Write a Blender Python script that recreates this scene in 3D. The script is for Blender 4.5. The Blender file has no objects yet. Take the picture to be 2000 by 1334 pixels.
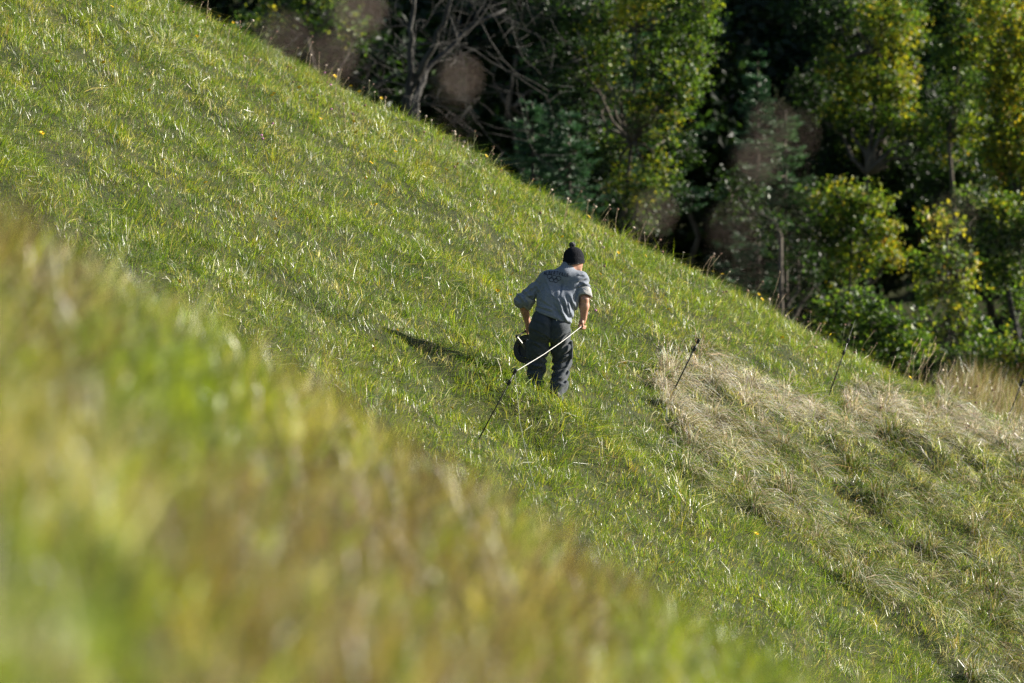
import bpy, math, random
import numpy as np
from mathutils import Vector
from mathutils.bvhtree import BVHTree

rng = np.random.default_rng(11)
random.seed(11)
scn = bpy.context.scene
col = scn.collection

# ------------------------------------------------------------------ camera, sky, sun, exposure
PITCH = math.radians(5.0)
LENS, SENSOR = 200.0, 36.0
FPX = 2000 * LENS / SENSOR            # focal length in photograph pixels
cam_d = bpy.data.cameras.new('camera')
cam_d.lens = LENS; cam_d.sensor_width = SENSOR
cam_d.clip_start = 0.1; cam_d.clip_end = 2000
cam_d.dof.use_dof = True
cam_d.dof.focus_distance = 57.3
cam_d.dof.aperture_fstop = 2.8
cam = bpy.data.objects.new('camera', cam_d); col.objects.link(cam)
cam.location = (0, 0, 0)
cam.rotation_euler = (math.pi / 2 - PITCH, 0, 0)
scn.camera = cam

SUN_AZ = math.radians(19)             # towards +X (right), this far beyond it (+Y)
SUN_EL = math.radians(22)
sun_dir = Vector((math.cos(SUN_AZ) * math.cos(SUN_EL), math.sin(SUN_AZ) * math.cos(SUN_EL), math.sin(SUN_EL)))
w = bpy.data.worlds.new('World'); scn.world = w; w.use_nodes = True
nt = w.node_tree
sky = nt.nodes.new('ShaderNodeTexSky'); sky.sky_type = 'NISHITA'; sky.sun_disc = False
sky.sun_elevation = SUN_EL
sky.sun_rotation = math.atan2(sun_dir.x, sun_dir.y)
nt.links.new(sky.outputs[0], nt.nodes['Background'].inputs[0])
nt.nodes['Background'].inputs[1].default_value = 0.05
sl = bpy.data.lights.new('sun', 'SUN'); sl.energy = 5.0; sl.angle = math.radians(0.5); sl.color = (1.0, 0.93, 0.82)
so = bpy.data.objects.new('sun', sl); col.objects.link(so)
so.rotation_euler = (-sun_dir).to_track_quat('-Z', 'Y').to_euler()
so.location = (40, 60, 40)
vs = scn.view_settings
vs.view_transform = 'Standard'; vs.look = 'None'; vs.gamma = 1.0; vs.exposure = 1.45; vs.use_curve_mapping = False
scn.render.engine = 'CYCLES'
scn.cycles.use_denoising = True
scn.cycles.denoising_prefilter = 'FAST'
scn.cycles.max_bounces = 6
scn.cycles.diffuse_bounces = 3
scn.cycles.glossy_bounces = 2
scn.cycles.transmission_bounces = 4
scn.cycles.sample_clamp_indirect = 4.0

# ------------------------------------------------------------------ helpers
def tag(o, label=None, cat=None, group=None, kind=None):
    if label: o['label'] = label
    if cat: o['category'] = cat
    if group: o['group'] = group
    if kind: o['kind'] = kind
    return o

def empty(name, loc):
    o = bpy.data.objects.new(name, None); col.objects.link(o); o.location = loc
    o.empty_display_size = 0.1
    return o

def np_mesh(name, V, faces, C=None, smooth=False):
    """V (n,3); faces: list of (m,k) index arrays; C (n,3) point colours."""
    V = np.asarray(V, np.float32)
    me = bpy.data.meshes.new(name)
    me.vertices.add(len(V)); me.vertices.foreach_set('co', V.ravel())
    faces = [np.asarray(f, np.int32) for f in faces if len(f)]
    loops = np.concatenate([f.ravel() for f in faces])
    tot = np.concatenate([np.full(len(f), f.shape[1], np.int32) for f in faces])
    start = np.concatenate([[0], np.cumsum(tot)[:-1]]).astype(np.int32)
    me.loops.add(len(loops)); me.loops.foreach_set('vertex_index', loops)
    me.polygons.add(len(tot)); me.polygons.foreach_set('loop_start', start)
    me.polygons.foreach_set('use_smooth', np.full(len(tot), smooth))
    if C is not None:
        a = me.color_attributes.new('col', 'FLOAT_COLOR', 'POINT')
        cc = np.ones((len(V), 4), np.float32); cc[:, :3] = C
        a.data.foreach_set('color', cc.ravel())
    me.update(calc_edges=True)
    return me

def obj(name, me, mat=None, parent=None, loc=None):
    o = bpy.data.objects.new(name, me); col.objects.link(o)
    if mat is not None and len(me.materials) == 0: me.materials.append(mat)
    if parent is not None: o.parent = parent
    if loc is not None: o.location = loc
    return o

def tube(path, radii, n=6, cap=True):
    """tapered tube along a polyline: returns V, faces"""
    P = np.asarray(path, float); R = np.asarray(radii, float)
    if R.ndim == 0: R = np.full(len(P), float(R))
    T = np.gradient(P, axis=0); T /= np.linalg.norm(T, axis=1)[:, None] + 1e-9
    up = np.array([0., 0., 1.]) if abs(T[0, 2]) < 0.9 else np.array([1., 0., 0.])
    V = []
    for p, t, r in zip(P, T, R):
        a = np.cross(t, up); a /= np.linalg.norm(a) + 1e-9
        b = np.cross(a, t); up = b
        ang = np.arange(n) * 2 * math.pi / n
        V.append(p + r * (np.cos(ang)[:, None] * a + np.sin(ang)[:, None] * b))
    V = np.concatenate(V)
    F = []
    for i in range(len(P) - 1):
        for j in range(n):
            k = (j + 1) % n
            F.append((i * n + j, i * n + k, (i + 1) * n + k, (i + 1) * n + j))
    faces = [np.array(F)]
    if cap:
        faces.append(np.array([list(range(n))[::-1], [(len(P) - 1) * n + j for j in range(n)]]))
    return V, faces

class Acc:
    """collects pieces of one part"""
    def __init__(s): s.V = []; s.F = {}; s.C = []; s.n = 0
    def add(s, V, faces, c=None):
        V = np.asarray(V)
        for f in faces:
            f = np.asarray(f)
            s.F.setdefault(f.shape[1], []).append(f + s.n)
        s.V.append(V); s.n += len(V)
        if c is not None:
            c = np.asarray(c, float)
            s.C.append(np.broadcast_to(c, (len(V), 3)) if c.ndim == 1 else c)
    def mesh(s, name, smooth=False):
        return np_mesh(name, np.concatenate(s.V), [np.concatenate(f) for f in s.F.values()],
                       np.concatenate(s.C) if s.C else None, smooth)

def hash01(ix, iy, seed):
    h = (ix.astype(np.int64) * 374761393 + iy.astype(np.int64) * 668265263 + seed * 982451653) & 0xffffffff
    h = ((h ^ (h >> 13)) * 1274126177) & 0xffffffff
    h = h ^ (h >> 16)
    return (h & 0xffffff) / float(0xffffff)

def vnoise(x, y, seed=0):
    x = np.asarray(x, float); y = np.asarray(y, float)
    ix = np.floor(x); iy = np.floor(y); fx = x - ix; fy = y - iy
    fx = fx * fx * (3 - 2 * fx); fy = fy * fy * (3 - 2 * fy)
    a = hash01(ix, iy, seed); b = hash01(ix + 1, iy, seed); c = hash01(ix, iy + 1, seed); d = hash01(ix + 1, iy + 1, seed)
    return (a * (1 - fx) + b * fx) * (1 - fy) + (c * (1 - fx) + d * fx) * fy - 0.5

def fbm(x, y, seed=0, o=3):
    s = 0; a = 1.0
    for i in range(o):
        s = s + a * vnoise(x * 2 ** i, y * 2 ** i, seed + i); a *= 0.5
    return s

def sstep(a, b, x):
    t = np.clip((x - a) / (b - a), 0, 1)
    return t * t * (3 - 2 * t)

# ------------------------------------------------------------------ terrain shape
_yk = np.linspace(-40, 260, 3001)
_Cn = np.interp(_yk, [-40, -5, 0, 5.6, 11, 17, 21, 24, 28, 36, 42, 46, 51],
                [-4.0, -1.4, -1.2, -1.06, -0.87, -0.81, -0.79, -0.86, -1.15, -1.9, -2.4, -2.3, -1.82])
_sl = np.interp(_yk, [51, 57, 66, 73.5, 88, 100, 106, 114, 122, 260], [0.2, 0.2, 0.205, 0.0, -0.55, -0.6, -0.3, 0.2, 0.5, 0.55])
_far = np.cumsum(_sl) * (_yk[1] - _yk[0]); _far -= np.interp(57, _yk, _far)
_C = np.where(_yk < 51, _Cn, -0.56 + _far)
_k = np.ones(25) / 25
_C[13:-12] = np.convolve(_C, _k, 'valid')[:len(_C[13:-12])]

def dry_mask(x, y):
    bx = np.interp(y, [50, 54.6, 56.7, 61.4, 71.4, 80], [5.4, 3.6, 2.1, 1.35, 6.2, 9])
    return sstep(-0.7, 0.9, x - bx + 1.5 * fbm(x * 0.8, y * 0.5, 31)), x - bx

def ground(x, y, bumps=True):
    x = np.asarray(x, float); y = np.asarray(y, float)
    C = np.interp(y, _yk, _C)
    a = np.interp(y, [17, 27, 42, 80, 110, 260], [0.61, 0.59, 0.535, 0.53, 0.12, 0.12])
    h = C - a * 25 * np.tanh(x / 25) + 0.004 * np.clip(x, 0, 10) ** 2 * sstep(45, 60, y) * (1 - sstep(80, 100, y))
    # second shoulder of the hill beyond the ridge, on the right
    h = h + 3.35 * np.exp(-((y - 88) / 6.5) ** 2) * sstep(4.6, 7.0, x) * (1 - sstep(20, 40, x))
    z = h - math.tan(PITCH) * y
    if bumps:
        mid = sstep(44, 50, y) * (1 - sstep(78, 90, y))
        z = z + mid * (0.14 * vnoise(x * 0.3, y * 0.85 + 0.25 * x, 7) + 0.10 * fbm(x * 0.75, y * 0.45, 3) + 0.085 * fbm(x * 2.2, y * 1.3, 5, 3))
        z = z + 0.27 * np.exp(-(((x - 0.35) / 0.9) ** 2 + ((y - 56.75) / 0.9) ** 2))
        m, _ = dry_mask(x, y)
        ca = 0.88 * x + 0.475 * y; al = 0.475 * x - 0.88 * y
        wob = 0.8 * fbm(x * 0.5, y * 0.5, 17)
        z = z + mid * m * (0.34 * vnoise(ca * 1.15 + wob, al * 0.4, 8) + 0.26 * vnoise(ca * 2.5 + wob, al * 0.8, 9) + 0.16 * fbm(x * 1.3, y * 0.9, 41, 2))
        near = 1 - sstep(27, 34, y)
        z = z + near * (0.10 * fbm(x * 1.3, y * 0.8, 21) + 0.03 * fbm(x * 5, y * 4, 23, 2))
        z = z + sstep(95, 110, y) * 0.8 * fbm(x * 0.12, y * 0.12, 51)
    return z

def ray(px, py):
    u = (px - 1000) / FPX; v = (667 - py) / FPX
    return np.array([u, math.cos(PITCH) + v * math.sin(PITCH), -math.sin(PITCH) + v * math.cos(PITCH)])

def P(px, py, d):
    r = ray(px, py); return r * (d / r[1])

def hit(px, py, d0=49.0, d1=100.0):
    """where the sight line of a spot of the photograph meets the slope"""
    r = ray(px, py)
    ds = np.arange(d0, d1, 0.05)
    below = (r[2] / r[1]) * ds < ground((r[0] / r[1]) * ds, ds)
    i = int(np.argmax(below)) if below.any() else int((73 - d0) / 0.05)
    p = r * (ds[i] / r[1]); p[2] = float(ground(p[0], p[1]))
    return p

def project(X, Y, Z):
    c, s = math.cos(PITCH), math.sin(PITCH)
    dep = Y * c - Z * s; up = Y * s + Z * c
    return 1000 + FPX * X / dep, 667 - FPX * up / dep

# ------------------------------------------------------------------ materials
def new_mat(name):
    m = bpy.data.materials.new(name); m.use_nodes = True
    n = m.node_tree.nodes; l = m.node_tree.links
    return m, n, l, n['Principled BSDF'], n['Material Output']

def leaf_mat(name, rough=0.4, trans=0.4, tint=(1.0, 1.0, 0.6), spec=0.5, attr='col', hue=None):
    m, n, l, b, out = new_mat(name)
    at = n.new('ShaderNodeAttribute'); at.attribute_name = attr
    b.inputs['Roughness'].default_value = rough
    b.inputs['Specular IOR Level'].default_value = spec
    l.new(at.outputs['Color'], b.inputs['Base Color'])
    tr = n.new('ShaderNodeBsdfTranslucent')
    mu = n.new('ShaderNodeMix'); mu.data_type = 'RGBA'; mu.blend_type = 'MULTIPLY'; mu.inputs[0].default_value = 1.0
    l.new(at.outputs['Color'], mu.inputs[6]); mu.inputs[7].default_value = (*[t * 1.5 for t in tint], 1)
    l.new(mu.outputs[2], tr.inputs['Color'])
    mx = n.new('ShaderNodeMixShader'); mx.inputs[0].default_value = trans
    l.new(b.outputs[0], mx.inputs[1]); l.new(tr.outputs[0], mx.inputs[2])
    l.new(mx.outputs[0], out.inputs[0])
    return m

def noise_mat(name, c1, c2, scale=5.0, rough=0.7, bump=0.0, bscale=60.0, spec=0.3, detail=4.0, stretch=None, metal=0.0):
    m, n, l, b, out = new_mat(name)
    tc = n.new('ShaderNodeTexCoord'); mp = n.new('ShaderNodeMapping')
    if stretch: mp.inputs['Scale'].default_value = stretch
    l.new(tc.outputs['Object'], mp.inputs[0])
    no = n.new('ShaderNodeTexNoise'); no.inputs['Scale'].default_value = scale; no.inputs['Detail'].default_value = detail
    l.new(mp.outputs[0], no.inputs['Vector'])
    cr = n.new('ShaderNodeValToRGB')
    cr.color_ramp.elements[0].position = 0.35; cr.color_ramp.elements[1].position = 0.65
    cr.color_ramp.elements[0].color = (*c1, 1); cr.color_ramp.elements[1].color = (*c2, 1)
    l.new(no.outputs['Fac'], cr.inputs[0]); l.new(cr.outputs[0], b.inputs['Base Color'])
    b.inputs['Roughness'].default_value = rough; b.inputs['Specular IOR Level'].default_value = spec
    b.inputs['Metallic'].default_value = metal
    if bump:
        n2 = n.new('ShaderNodeTexNoise'); n2.inputs['Scale'].default_value = bscale; n2.inputs['Detail'].default_value = 3
        l.new(mp.outputs[0], n2.inputs['Vector'])
        bp = n.new('ShaderNodeBump'); bp.inputs['Strength'].default_value = bump; bp.inputs['Distance'].default_value = 0.01
        l.new(n2.outputs['Fac'], bp.inputs['Height']); l.new(bp.outputs[0], b.inputs['Normal'])
    return m

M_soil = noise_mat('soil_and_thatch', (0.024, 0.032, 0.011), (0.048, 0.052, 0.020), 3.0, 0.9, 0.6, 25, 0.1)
M_grass = leaf_mat('grass_blade', 0.38, 0.40, (0.95, 1.0, 0.42), 0.75)
M_dry = leaf_mat('dry_grass_blade', 0.40, 0.22, (1.0, 0.92, 0.75), 0.8)
M_leaf = leaf_mat('broad_leaf', 0.45, 0.42, (1.0, 1.0, 0.4), 0.28)
M_bank = leaf_mat('bank_blade', 0.42, 0.40, (1.0, 1.0, 0.45), 0.7)
M_needle = leaf_mat('needle', 0.5, 0.2, (0.9, 1.0, 0.6), 0.4)
M_bark = noise_mat('bark', (0.05, 0.042, 0.035), (0.13, 0.115, 0.095), 9, 0.9, 0.8, 30, 0.1, stretch=(1, 1, 0.25))
M_palebark = noise_mat('pale_bark', (0.032, 0.031, 0.029), (0.08, 0.078, 0.073), 8, 0.85, 0.6, 30, 0.1, stretch=(1, 1, 0.3))
M_stem = noise_mat('green_stem', (0.10, 0.12, 0.03), (0.20, 0.19, 0.07), 20, 0.6)
M_drystem = noise_mat('dry_stem', (0.30, 0.22, 0.12), (0.48, 0.38, 0.24), 20, 0.6)
M_seed = noise_mat('seed_head_brown', (0.14, 0.075, 0.05), (0.34, 0.22, 0.16), 120, 0.85, 0.8, 200)
M_fluff = noise_mat('seed_fluff', (0.42, 0.34, 0.26), (0.62, 0.54, 0.45), 90, 0.9, 0.8, 200)
M_petal = noise_mat('yellow_petal', (0.70, 0.45, 0.01), (0.80, 0.60, 0.02), 60, 0.6)
M_clover = noise_mat('clover_pink', (0.35, 0.12, 0.25), (0.55, 0.25, 0.42), 90, 0.7)
M_black = noise_mat('black_plastic', (0.008, 0.008, 0.009), (0.02, 0.02, 0.022), 30, 0.4, 0.1, 80, 0.5)
M_rod = noise_mat('dark_rod', (0.012, 0.012, 0.013), (0.035, 0.033, 0.03), 25, 0.45, 0, 60, 0.5)
M_greymetal = noise_mat('grey_metal', (0.18, 0.18, 0.17), (0.28, 0.28, 0.26), 20, 0.45, 0.1, 60, 0.5, metal=0.3)
M_white = noise_mat('white_cord', (0.5, 0.5, 0.48), (0.64, 0.64, 0.61), 200, 0.6)
M_wire = noise_mat('pale_wire', (0.35, 0.36, 0.34), (0.5, 0.5, 0.48), 100, 0.5)
M_wound = noise_mat('wound_cord', (0.10, 0.10, 0.10), (0.25, 0.25, 0.24), 80, 0.7, 0.5, 150)

# ------------------------------------------------------------------ the ground sheet
xs = np.unique(np.concatenate([np.linspace(-120, -10, 30), np.arange(-10, 10.01, 0.16), np.linspace(10, 120, 30)]))
ys = np.unique(np.concatenate([np.linspace(-40, 2, 15), np.arange(2, 29, 0.2), np.linspace(29, 48, 20), np.arange(48, 76, 0.19),
                               np.linspace(76, 125, 60), np.linspace(125, 255, 40)]))
GX, GY = np.meshgrid(xs, ys)
GZ = ground(GX, GY)
V = np.stack([GX, GY, GZ], -1).reshape(-1, 3)
nx, ny = len(xs), len(ys)
i = np.arange((ny - 1) * nx).reshape(ny - 1, nx)[:, :-1].ravel()
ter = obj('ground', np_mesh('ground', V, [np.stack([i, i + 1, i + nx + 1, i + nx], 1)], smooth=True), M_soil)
tag(ter, 'steep soil hillside under the meadow with the ravine beyond', 'ground', kind='structure')

# ------------------------------------------------------------------ grass
PAL = {'deep': (0.055, 0.105, 0.016), 'green': (0.105, 0.17, 0.020), 'fresh': (0.20, 0.262, 0.020),
       'yellow': (0.30, 0.28, 0.04), 'straw': (0.40, 0.345, 0.19), 'pale': (0.60, 0.575, 0.48), 'brown': (0.18, 0.125, 0.055), 'umber': (0.075, 0.05, 0.026)}
PN = list(PAL); PC = np.array([PAL[k] for k in PN])

def blades(root, height, width, lean, bend, wdir, color, nseg=2):
    """root (n,3) height (n) width (n) lean (n,3 horizontal-ish unit*amount) bend (n) wdir (n,3) color(n,3)"""
    n = len(root); rows = []
    up = np.array([0, 0, 1.0])
    for s in range(nseg + 1):
        t = s / nseg
        # arc: goes up first, then over in the direction of lean
        out = t * 0.35 + 0.65 * t ** 2
        amt = np.linalg.norm(lean, axis=1)
        upf = t * np.sqrt(np.clip(1 - 0.55 * np.clip(amt, 0, 1.25) ** 2, 0.08, 1)) - bend * t ** 3 * 0.35
        c = root + height[:, None] * (upf[:, None] * up + out * lean)
        wd = width * (1.0 if s == 0 else (0.95 - 0.35 * t))
        if s < nseg:
            rows.append(c - wdir * wd[:, None] * 0.5); rows.append(c + wdir * wd[:, None] * 0.5)
        else:
            rows.append(c)
    k = len(rows)
    V = np.stack(rows, 1).reshape(-1, 3)
    b = np.arange(n) * k
    F4 = [np.stack([b + 2 * s, b + 2 * s + 1, b + 2 * s + 3, b + 2 * s + 2], 1) for s in range(nseg - 1)]
    s = nseg - 1
    F3 = np.stack([b + 2 * s, b + 2 * s + 1, b + 2 * s + 2], 1)
    return V, ([np.concatenate(F4)] if F4 else []) + [F3], np.repeat(color, k, 0)

def pick(weights, n):
    """weights (n, len(PN)) -> colours"""
    cw = np.cumsum(weights, 1); cw /= cw[:, -1:]
    idx = (rng.random(n)[:, None] > cw).sum(1).clip(0, len(PN) - 1)
    c = PC[idx] * (1 + 0.2 * rng.standard_normal((n, 1))).clip(0.45, 1.3)
    return c * (1 + 0.06 * rng.standard_normal((n, 3)))

def pick_tuft(W, per, hold=0.65):
    """one colour class per tuft, kept by most of its blades"""
    nT = len(W); cw = np.cumsum(W, 1); cw = cw / cw[:, -1:]
    cls = (rng.random(nT)[:, None] > cw).sum(1).clip(0, len(PN) - 1)
    n = nT * per
    c = pick(np.repeat(W, per, 0), n)
    k = rng.random(n) < hold
    ci = PC[np.repeat(cls, per)] * (1 + 0.18 * rng.standard_normal((n, 1))).clip(0.5, 1.6) * np.repeat(rng.uniform(0.6, 1.3, (nT, 1)), per, 0)
    c[k] = ci[k]
    return c

def patchy(W, x, y, fx, fy, amp, seed):
    """every kind of blade grows in patches of its own"""
    W = W.copy()
    for k in range(W.shape[1]): W[:, k] *= np.exp(amp * fbm(x * fx, y * fy, seed + 7 * k, 2))
    return W

def unit2(a): return np.stack([np.cos(a), np.sin(a), 0 * a], 1)

# --- the meadow slope in focus
def in_view(x, y, m=1.0):
    return np.abs(x) < 0.0935 * y + m

def meadow():
    nt_ = 15800
    x = rng.uniform(-8.2, 8.2, nt_ * 2); y = rng.uniform(48.5, 76.5, nt_ * 2)
    ok = in_view(x, y); x, y = x[ok], y[ok]
    # nearer part of the slope hidden behind the foreground bank is not planted so densely
    x = np.concatenate([x, rng.normal(0.4, 0.6, 110)]); y = np.concatenate([y, rng.normal(56.3, 0.5, 110)])
    px, py = project(x, y, ground(x, y) + 0.15)
    hid = (py > 1365) | (py > 390 + (px + 60) * 0.61 + 260)
    keep = ~hid | (rng.random(len(x)) < 0.25)
    x, y = x[keep], y[keep]
    m, dist = dry_mask(x, y)
    keep = rng.random(len(x)) > 0.25 * m
    x, y, m, dist = x[keep], y[keep], m[keep], dist[keep]
    nT = len(x)
    big = fbm(x * 0.55, y * 0.35, 61); mid = fbm(x * 1.7, y * 1.1, 63); fine = fbm(x * 4.5, y * 3.0, 65, 2)
    lush = np.clip(0.45 + 1.15 * mid + 0.6 * big + 0.6 * fine, 0, 1)
    ridge = sstep(68, 73, y)
    feet = np.exp(-(((x - 0.45) / 0.8) ** 2 + ((y - 56.3) / 0.7) ** 2))
    clump = np.clip(0.3 + 1.6 * fbm(x * 4.2, y * 2.6, 97, 2), 0, 1)
    hgt = (0.055 + 0.13 * lush ** 2 + 0.14 * clump ** 2) * (1 + 0.25 * ridge) * (1 + 0.25 * m) + 0.05 * feet
    fa = 9.0 * fbm(x * 1.1, y * 0.7, 91, 2) - 0.6 + rng.normal(0, 0.6, nT)
    tl = unit2(fa) * (0.25 + 0.9 * lush * rng.random(nT))[:, None]
    tl[:, 0] += 0.3; tl[:, 1] -= 0.12
    # colour weights per tuft
    W = np.zeros((nT, len(PN)))
    W[:, 0] = 0.16 + 1.0 * lush ** 2
    W[:, 1] = 0.70
    W[:, 2] = 0.75 + 0.5 * np.clip(mid, 0, 1)
    W[:, 3] = 0.26 + 0.4 * np.clip(-mid, 0, 1)
    W[:, 4] = 0.16 + 0.6 * np.clip(-fine, 0, 1) + 0.5 * m
    W[:, 5] = 0.09 + 0.6 * m
    W[:, 6] = 0.06 + 0.15 * np.clip(-big, 0, 1) + 0.22 * m
    per = 12
    n = nT * per
    R = lambda a: np.repeat(a, per, 0)
    sp = rng.normal(0, 0.045, (n, 2)) * (0.7 + R(lush))[:, None]
    bx, by = R(x) + sp[:, 0], R(y) + sp[:, 1]
    root = np.stack([bx, by, ground(bx, by) - 0.01], 1)
    h = R(hgt) * rng.uniform(0.55, 1.35, n)
    rad = np.stack([sp[:, 0], sp[:, 1], 0 * bx], 1) / 0.06
    lean = 0.75 * R(tl) + 0.45 * rad + 0.38 * rng.standard_normal((n, 3)) * [1, 1, 0]
    broad = rng.random(n) < 0.012
    wd = rng.uniform(0.004, 0.008, n) * np.where(broad, 2.4, 1); h = np.where(broad, h * 0.6, h)
    wdir = unit2(rng.uniform(0, 2 * math.pi, n)); wdir[:, 2] = rng.normal(0, 0.3, n)
    W = patchy(W, x, y, 2.3, 1.5, 3.2, 301); c = pick_tuft(W, per); c[broad] = PC[2] * rng.uniform(0.6, 1.1, (broad.sum(), 1))
    o = obj('meadow_grass', np_mesh('meadow_grass', *blades(root, h, wd, lean, rng.uniform(0, 1.9, n), wdir, c, 2)), M_grass)
    tag(o, 'short green and yellowish meadow grass covering the steep slope', 'grass', kind='stuff')
meadow()

def sward():
    n0 = 600000
    x = rng.uniform(-8.2, 8.2, n0); y = rng.uniform(48.5, 76, n0)
    ok = in_view(x, y, 0.6); x, y = x[ok], y[ok]
    px, py = project(x, y, ground(x, y) + 0.1)
    ok = (py < 1365) & (py < 390 + (px + 60) * 0.61 + 230); x, y = x[ok], y[ok]
    n = len(x)
    m, dist = dry_mask(x, y)
    mid = fbm(x * 1.7, y * 1.1, 63); fine = fbm(x * 6.0, y * 4.0, 67, 2); cl = fbm(x * 11, y * 8, 69, 2)
    W = np.zeros((n, len(PN)))
    W[:, 0] = 0.50 + 1.2 * np.clip(cl, 0, 1); W[:, 1] = 0.65; W[:, 2] = 0.40 + 0.6 * np.clip(fine, 0, 1); W[:, 3] = 0.12 + 0.3 * np.clip(-mid, 0, 1)  # deep share also puts the shade between the tufts into the colour
    W[:, 4] = 0.14 + 0.5 * np.clip(-fine, 0, 1) + 0.25 * m; W[:, 5] = 0.05 + 0.1 * m; W[:, 6] = 0.05 + 0.2 * m; W[:, 7] = 0.04 + 0.25 * m
    root = np.stack([x, y, ground(x, y) - 0.01], 1)
    h = (0.035 + 0.09 * np.clip(0.3 + 1.5 * cl + 0.8 * fine, 0, 1) ** 1.5) * rng.uniform(0.6, 1.4, n)
    a = 9.0 * fbm(x * 3.1, y * 2.2, 95, 2) + rng.normal(0, 0.7, n)
    lean = unit2(a) * rng.uniform(0.2, 0.9, n)[:, None]; lean[:, 0] += 0.2
    wd = unit2(rng.uniform(0, 6.283, n)); wd[:, 2] = rng.normal(0, 0.3, n)
    o = obj('short_grass', np_mesh('short_grass', *blades(root, h, rng.uniform(0.005, 0.010, n), lean, 0 * x, wd, pick(W, n), 1)), M_grass)
    tag(o, 'fine short green sward between the taller tufts of the slope', 'grass', kind='stuff')
sward()

# --- long bleached grass combed downhill on the right
def dry_grass():
    N = 4400
    x = rng.uniform(0.3, 8.3, N * 2); y = rng.uniform(50, 75, N * 2)
    m, dist = dry_mask(x, y)
    clump = fbm(x * 1.5, y * 0.8, 71)
    ok = in_view(x, y) & (rng.random(len(x)) < m * np.clip(0.55 + 1.3 * clump, 0.08, 1))
    x, y, m, dist, clump = x[ok], y[ok], m[ok], dist[ok], clump[ok]
    px, py = project(x, y, ground(x, y))
    ok = py < 1370; x, y, m, dist, clump = x[ok], y[ok], m[ok], dist[ok], clump[ok]
    nT = len(x); per = 13; n = nT * per
    R = lambda a: np.repeat(a, per, 0)
    top = np.exp(-(dist / 0.8) ** 2) * sstep(56.5, 61.5, y)
    W = np.zeros((nT, len(PN)))
    gr = np.maximum(sstep(0.5, 1.6, dist), 1 - sstep(56.5, 61, y))
    W[:, 0] = 0.12 + 0.2 * gr; W[:, 1] = 0.22 + 0.3 * np.clip(-clump, 0, 1) + 0.5 * gr; W[:, 2] = 0.14 + 0.45 * gr; W[:, 3] = 0.22 + 0.25 * gr
    W[:, 4] = 0.42 + 0.5 * top; W[:, 5] = 0.34 + 1.3 * top; W[:, 6] = 0.36 - 0.25 * top; W[:, 7] = 0.28 * gr
    sp = rng.normal(0, 0.06, (n, 2))
    bx, by = R(x) + sp[:, 0], R(y) + sp[:, 1]
    root = np.stack([bx, by, ground(bx, by) - 0.01], 1)
    h = R(0.17 + 0.14 * np.clip(clump + 0.4, 0, 1) + 0.05 * top) * rng.uniform(0.6, 1.4, n)
    a = math.atan2(-0.75, 0.62) + R(0.9 * fbm(x * 0.9, y * 0.6, 73)) + rng.normal(0, 0.32, n)
    lean = unit2(a) * rng.uniform(0.65, 1.15, n)[:, None]
    lean[:, 2] = -0.30 * lean[:, 0]
    wdir = np.cross(lean, [0, 0, 1.0]); wdir /= np.linalg.norm(wdir, axis=1)[:, None] + 1e-6
    wdir[:, 2] += rng.normal(0, 0.35, n)
    o = obj('dry_grass', np_mesh('dry_grass', *blades(root, h, rng.uniform(0.005, 0.0105, n), lean, rng.uniform(0.4, 2.2, n), wdir, pick_tuft(W, per, 0.5), 3)), M_dry)
    tag(o, 'long bleached straw grass combed downhill in tussocks below the ridge', 'dry grass', kind='stuff')
dry_grass()

def tussocks():
    A = Acc()
    spots = []
    for k_ in range(2600):
        x = random.uniform(0.8, 8.0); y = random.uniform(52, 74)
        m, dist = dry_mask(np.array([x]), np.array([y]))
        if abs(x) > 0.0935 * y + 0.8 or m[0] < 0.25: continue
        band = math.exp(-((dist[0] - 0.35) / 0.6) ** 2)
        band *= float(sstep(56.5, 61.5, y))
        if random.random() > 0.08 + 0.92 * band ** 1.3: continue
        r = random.uniform(0.16, 0.34)
        if any((x - q[0]) ** 2 + ((y - q[1]) * 0.6) ** 2 < (0.78 * (r + q[2])) ** 2 for q in spots): continue
        spots.append((x, y, r, band))
    for (x, y, r, band) in spots:
        n = int(170 + 420 * r)
        pale = band * random.uniform(0.5, 1.2) + random.uniform(0, 0.25)
        a = rng.uniform(0, 6.283, n); q = np.sqrt(rng.random(n)) * r * 0.55
        bx, by = x + q * np.cos(a), y + q * np.sin(a)
        root = np.stack([bx, by, ground(bx, by) + 0.10 * r / 0.3 * (1 - (q / (r * 0.55)) ** 2)], 1)
        lean = unit2(a) * (0.35 + 0.5 * rng.random(n))[:, None] + np.array([0.42, -0.38, -0.1]) + 0.15 * rng.standard_normal((n, 3))
        lean *= rng.uniform(0.7, 1.2, n)[:, None]
        wdir = np.cross(lean, [0, 0, 1.0]); wdir /= np.linalg.norm(wdir, axis=1)[:, None] + 1e-6
        wdir[:, 2] += rng.normal(0, 0.45, n)
        green_ = 0.6 * (1 - min(1, band * 1.6))
        W = np.tile([0.10 + green_ * .5, green_ + 0.22 * (1.4 - min(pale, 1)), 0.16 * (1.4 - min(pale, 1)), 0.15, 0.35 + 0.3 * pale, 0.15 + 1.9 * pale, 0.22, 0.10], (n, 1))
        h = (0.55 + 0.9 * r) * 0.42 * rng.uniform(0.6, 1.35, n)
        V_, F_, C_ = blades(root, h, rng.uniform(0.004, 0.009, n), lean, rng.uniform(0.6, 2.6, n), wdir, pick(W, n), 3)
        A.add(V_, F_, C_)
    o = obj('grass_tussocks', A.mesh('grass_tussocks'), M_dry)
    tag(o, 'shaggy silvery straw tussocks hanging over the slope right of the man', 'tussock grass', kind='stuff')
tussocks()

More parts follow.
